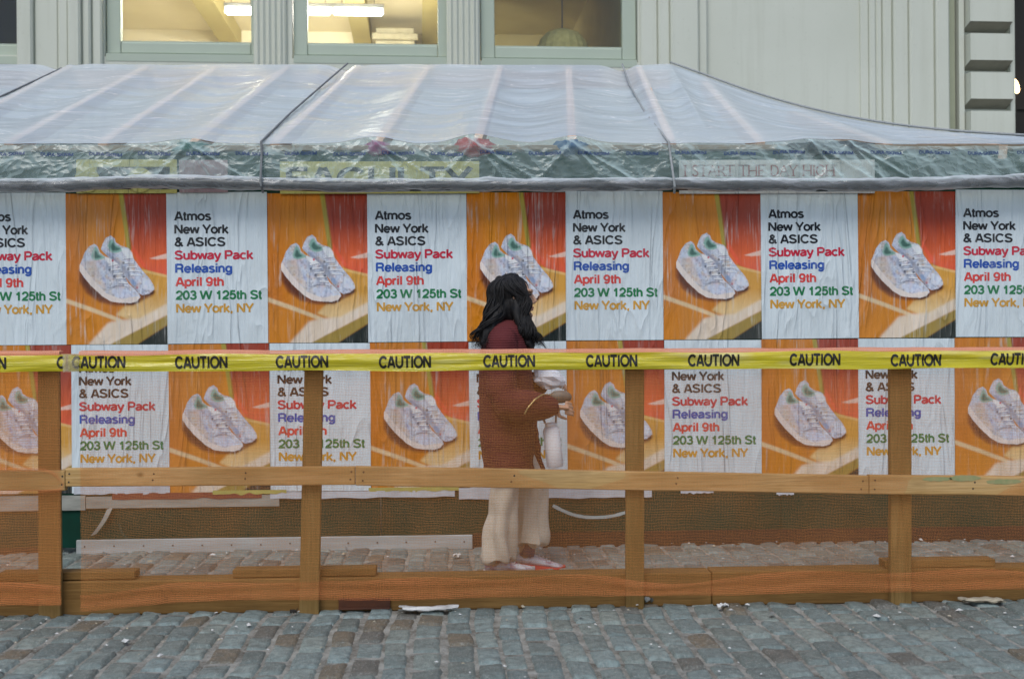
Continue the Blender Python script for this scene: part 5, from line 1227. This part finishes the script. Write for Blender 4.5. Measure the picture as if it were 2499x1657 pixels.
bm = bmesh.new(); bm.from_mesh(ho.data); bm.from_mesh(sme); bm.to_mesh(ho.data); bm.free(); bpy.data.objects.remove(so); bpy.data.meshes.remove(sme)
ho.data.polygons.foreach_set('use_smooth', [True] * len(ho.data.polygons))
# --- carried things (top level)
def wp(sx, sy, y): return Vector((PX0.x, Y_PERSON, 0)) + lp_(sx, sy, y)
M['bottle'] = plain('white_enamel', (.90, .90, .91), (.86, .86, .87), .35, 10, .03)
pb, pt = wp(1352, 1130, -.17), wp(1341, 1030, -.17); ax = (pt - pb)
bt = empty('water_bottle', pb, 'white cylindrical bottle hanging below the walking woman\'s forearm', 'bottle')
q = MB(); L_ = ax.length; u_ = ax.normalized(); q.tube([u_ * 0, u_ * .004, u_ * (L_ * .86), u_ * (L_ * .93), u_ * (L_ * .95)], [.040, .044, .044, .036, .028], 24); q.build('bottle_body', M['bottle'], bt, local=True)
q = MB(); q.tube([u_ * (L_ * .95), u_ * (L_ * 1.04)], [.030, .029], 20); q.build('cap', M['bottle'], bt, local=True)
q = MB(); pl0 = u_ * (L_ * 1.03); q.tube([pl0 + Vector((-.028, 0, 0)), pl0 + Vector((-.045, -.01, .05)), pl0 + Vector((-.03, -.035, .10)), pl0 + Vector((.02, -.05, .13)), pl0 + Vector((.03, -.02, .06)), pl0 + Vector((.028, 0, 0))], .006, 6); q.build('strap', M['grey_trim'], bt, local=True)
q = MB(); c = wp(1345, 925, .02)
q.ball(c, (.085, .05, .055), 9, 7, fn=lambda p: 1 + .3 * nz(p.x * 3, p.y * 3, p.z * 3)); q.ball(c + Vector((-.055, 0, .045)), (.03, .03, .05), 7, 6, fn=lambda p: 1 + .25 * nz(p.x * 4, p.y * 4, p.z * 4 + 3))
M['bag'] = plain('white_bag_paper', (.84, .85, .87), (.78, .79, .82), .6, 14, .3)
tag(q.build('paper_bag', M['bag'], smooth=False, base=c - Vector((0, 0, .05))), 'crumpled white paper bag held in the woman\'s far hand', 'bag')
M['pouch'] = plain('grey_brown_leather', (.17, .15, .12), (.12, .105, .08), .5, 12, .3); M['gold'] = plain('gold_chain', (.62, .46, .20), None, .3, 20, metal=.9)
c = wp(1368, 967, -.08); pc = empty('pouch', c, 'small grey brown pouch with gold chain carried above the woman\'s near hand', 'pouch')
q = MB(); q.ball((0, 0, 0), (.062, .03, .034), 20, 12, fn=lambda p: 1 + .10 * nz(p.x * 3, p.y * 3, p.z * 3)); q.build('pouch_body', M['pouch'], pc, local=True)
q = MB(); P = [wp(x, y, yy) - c for x, y, yy in ((1345, 962, -.10), (1318, 955, -.33), (1300, 966, -.355), (1283, 985, -.365), (1274, 1002, -.36))]; Q = []
for i in range(len(P) - 1):
    for k in range(6): Q.append(P[i].lerp(P[i + 1], k / 6))
q.tube(Q, [.003 + .003 * (k % 2) for k in range(len(Q))], 6)
q.build('chain', M['gold'], pc, local=True)
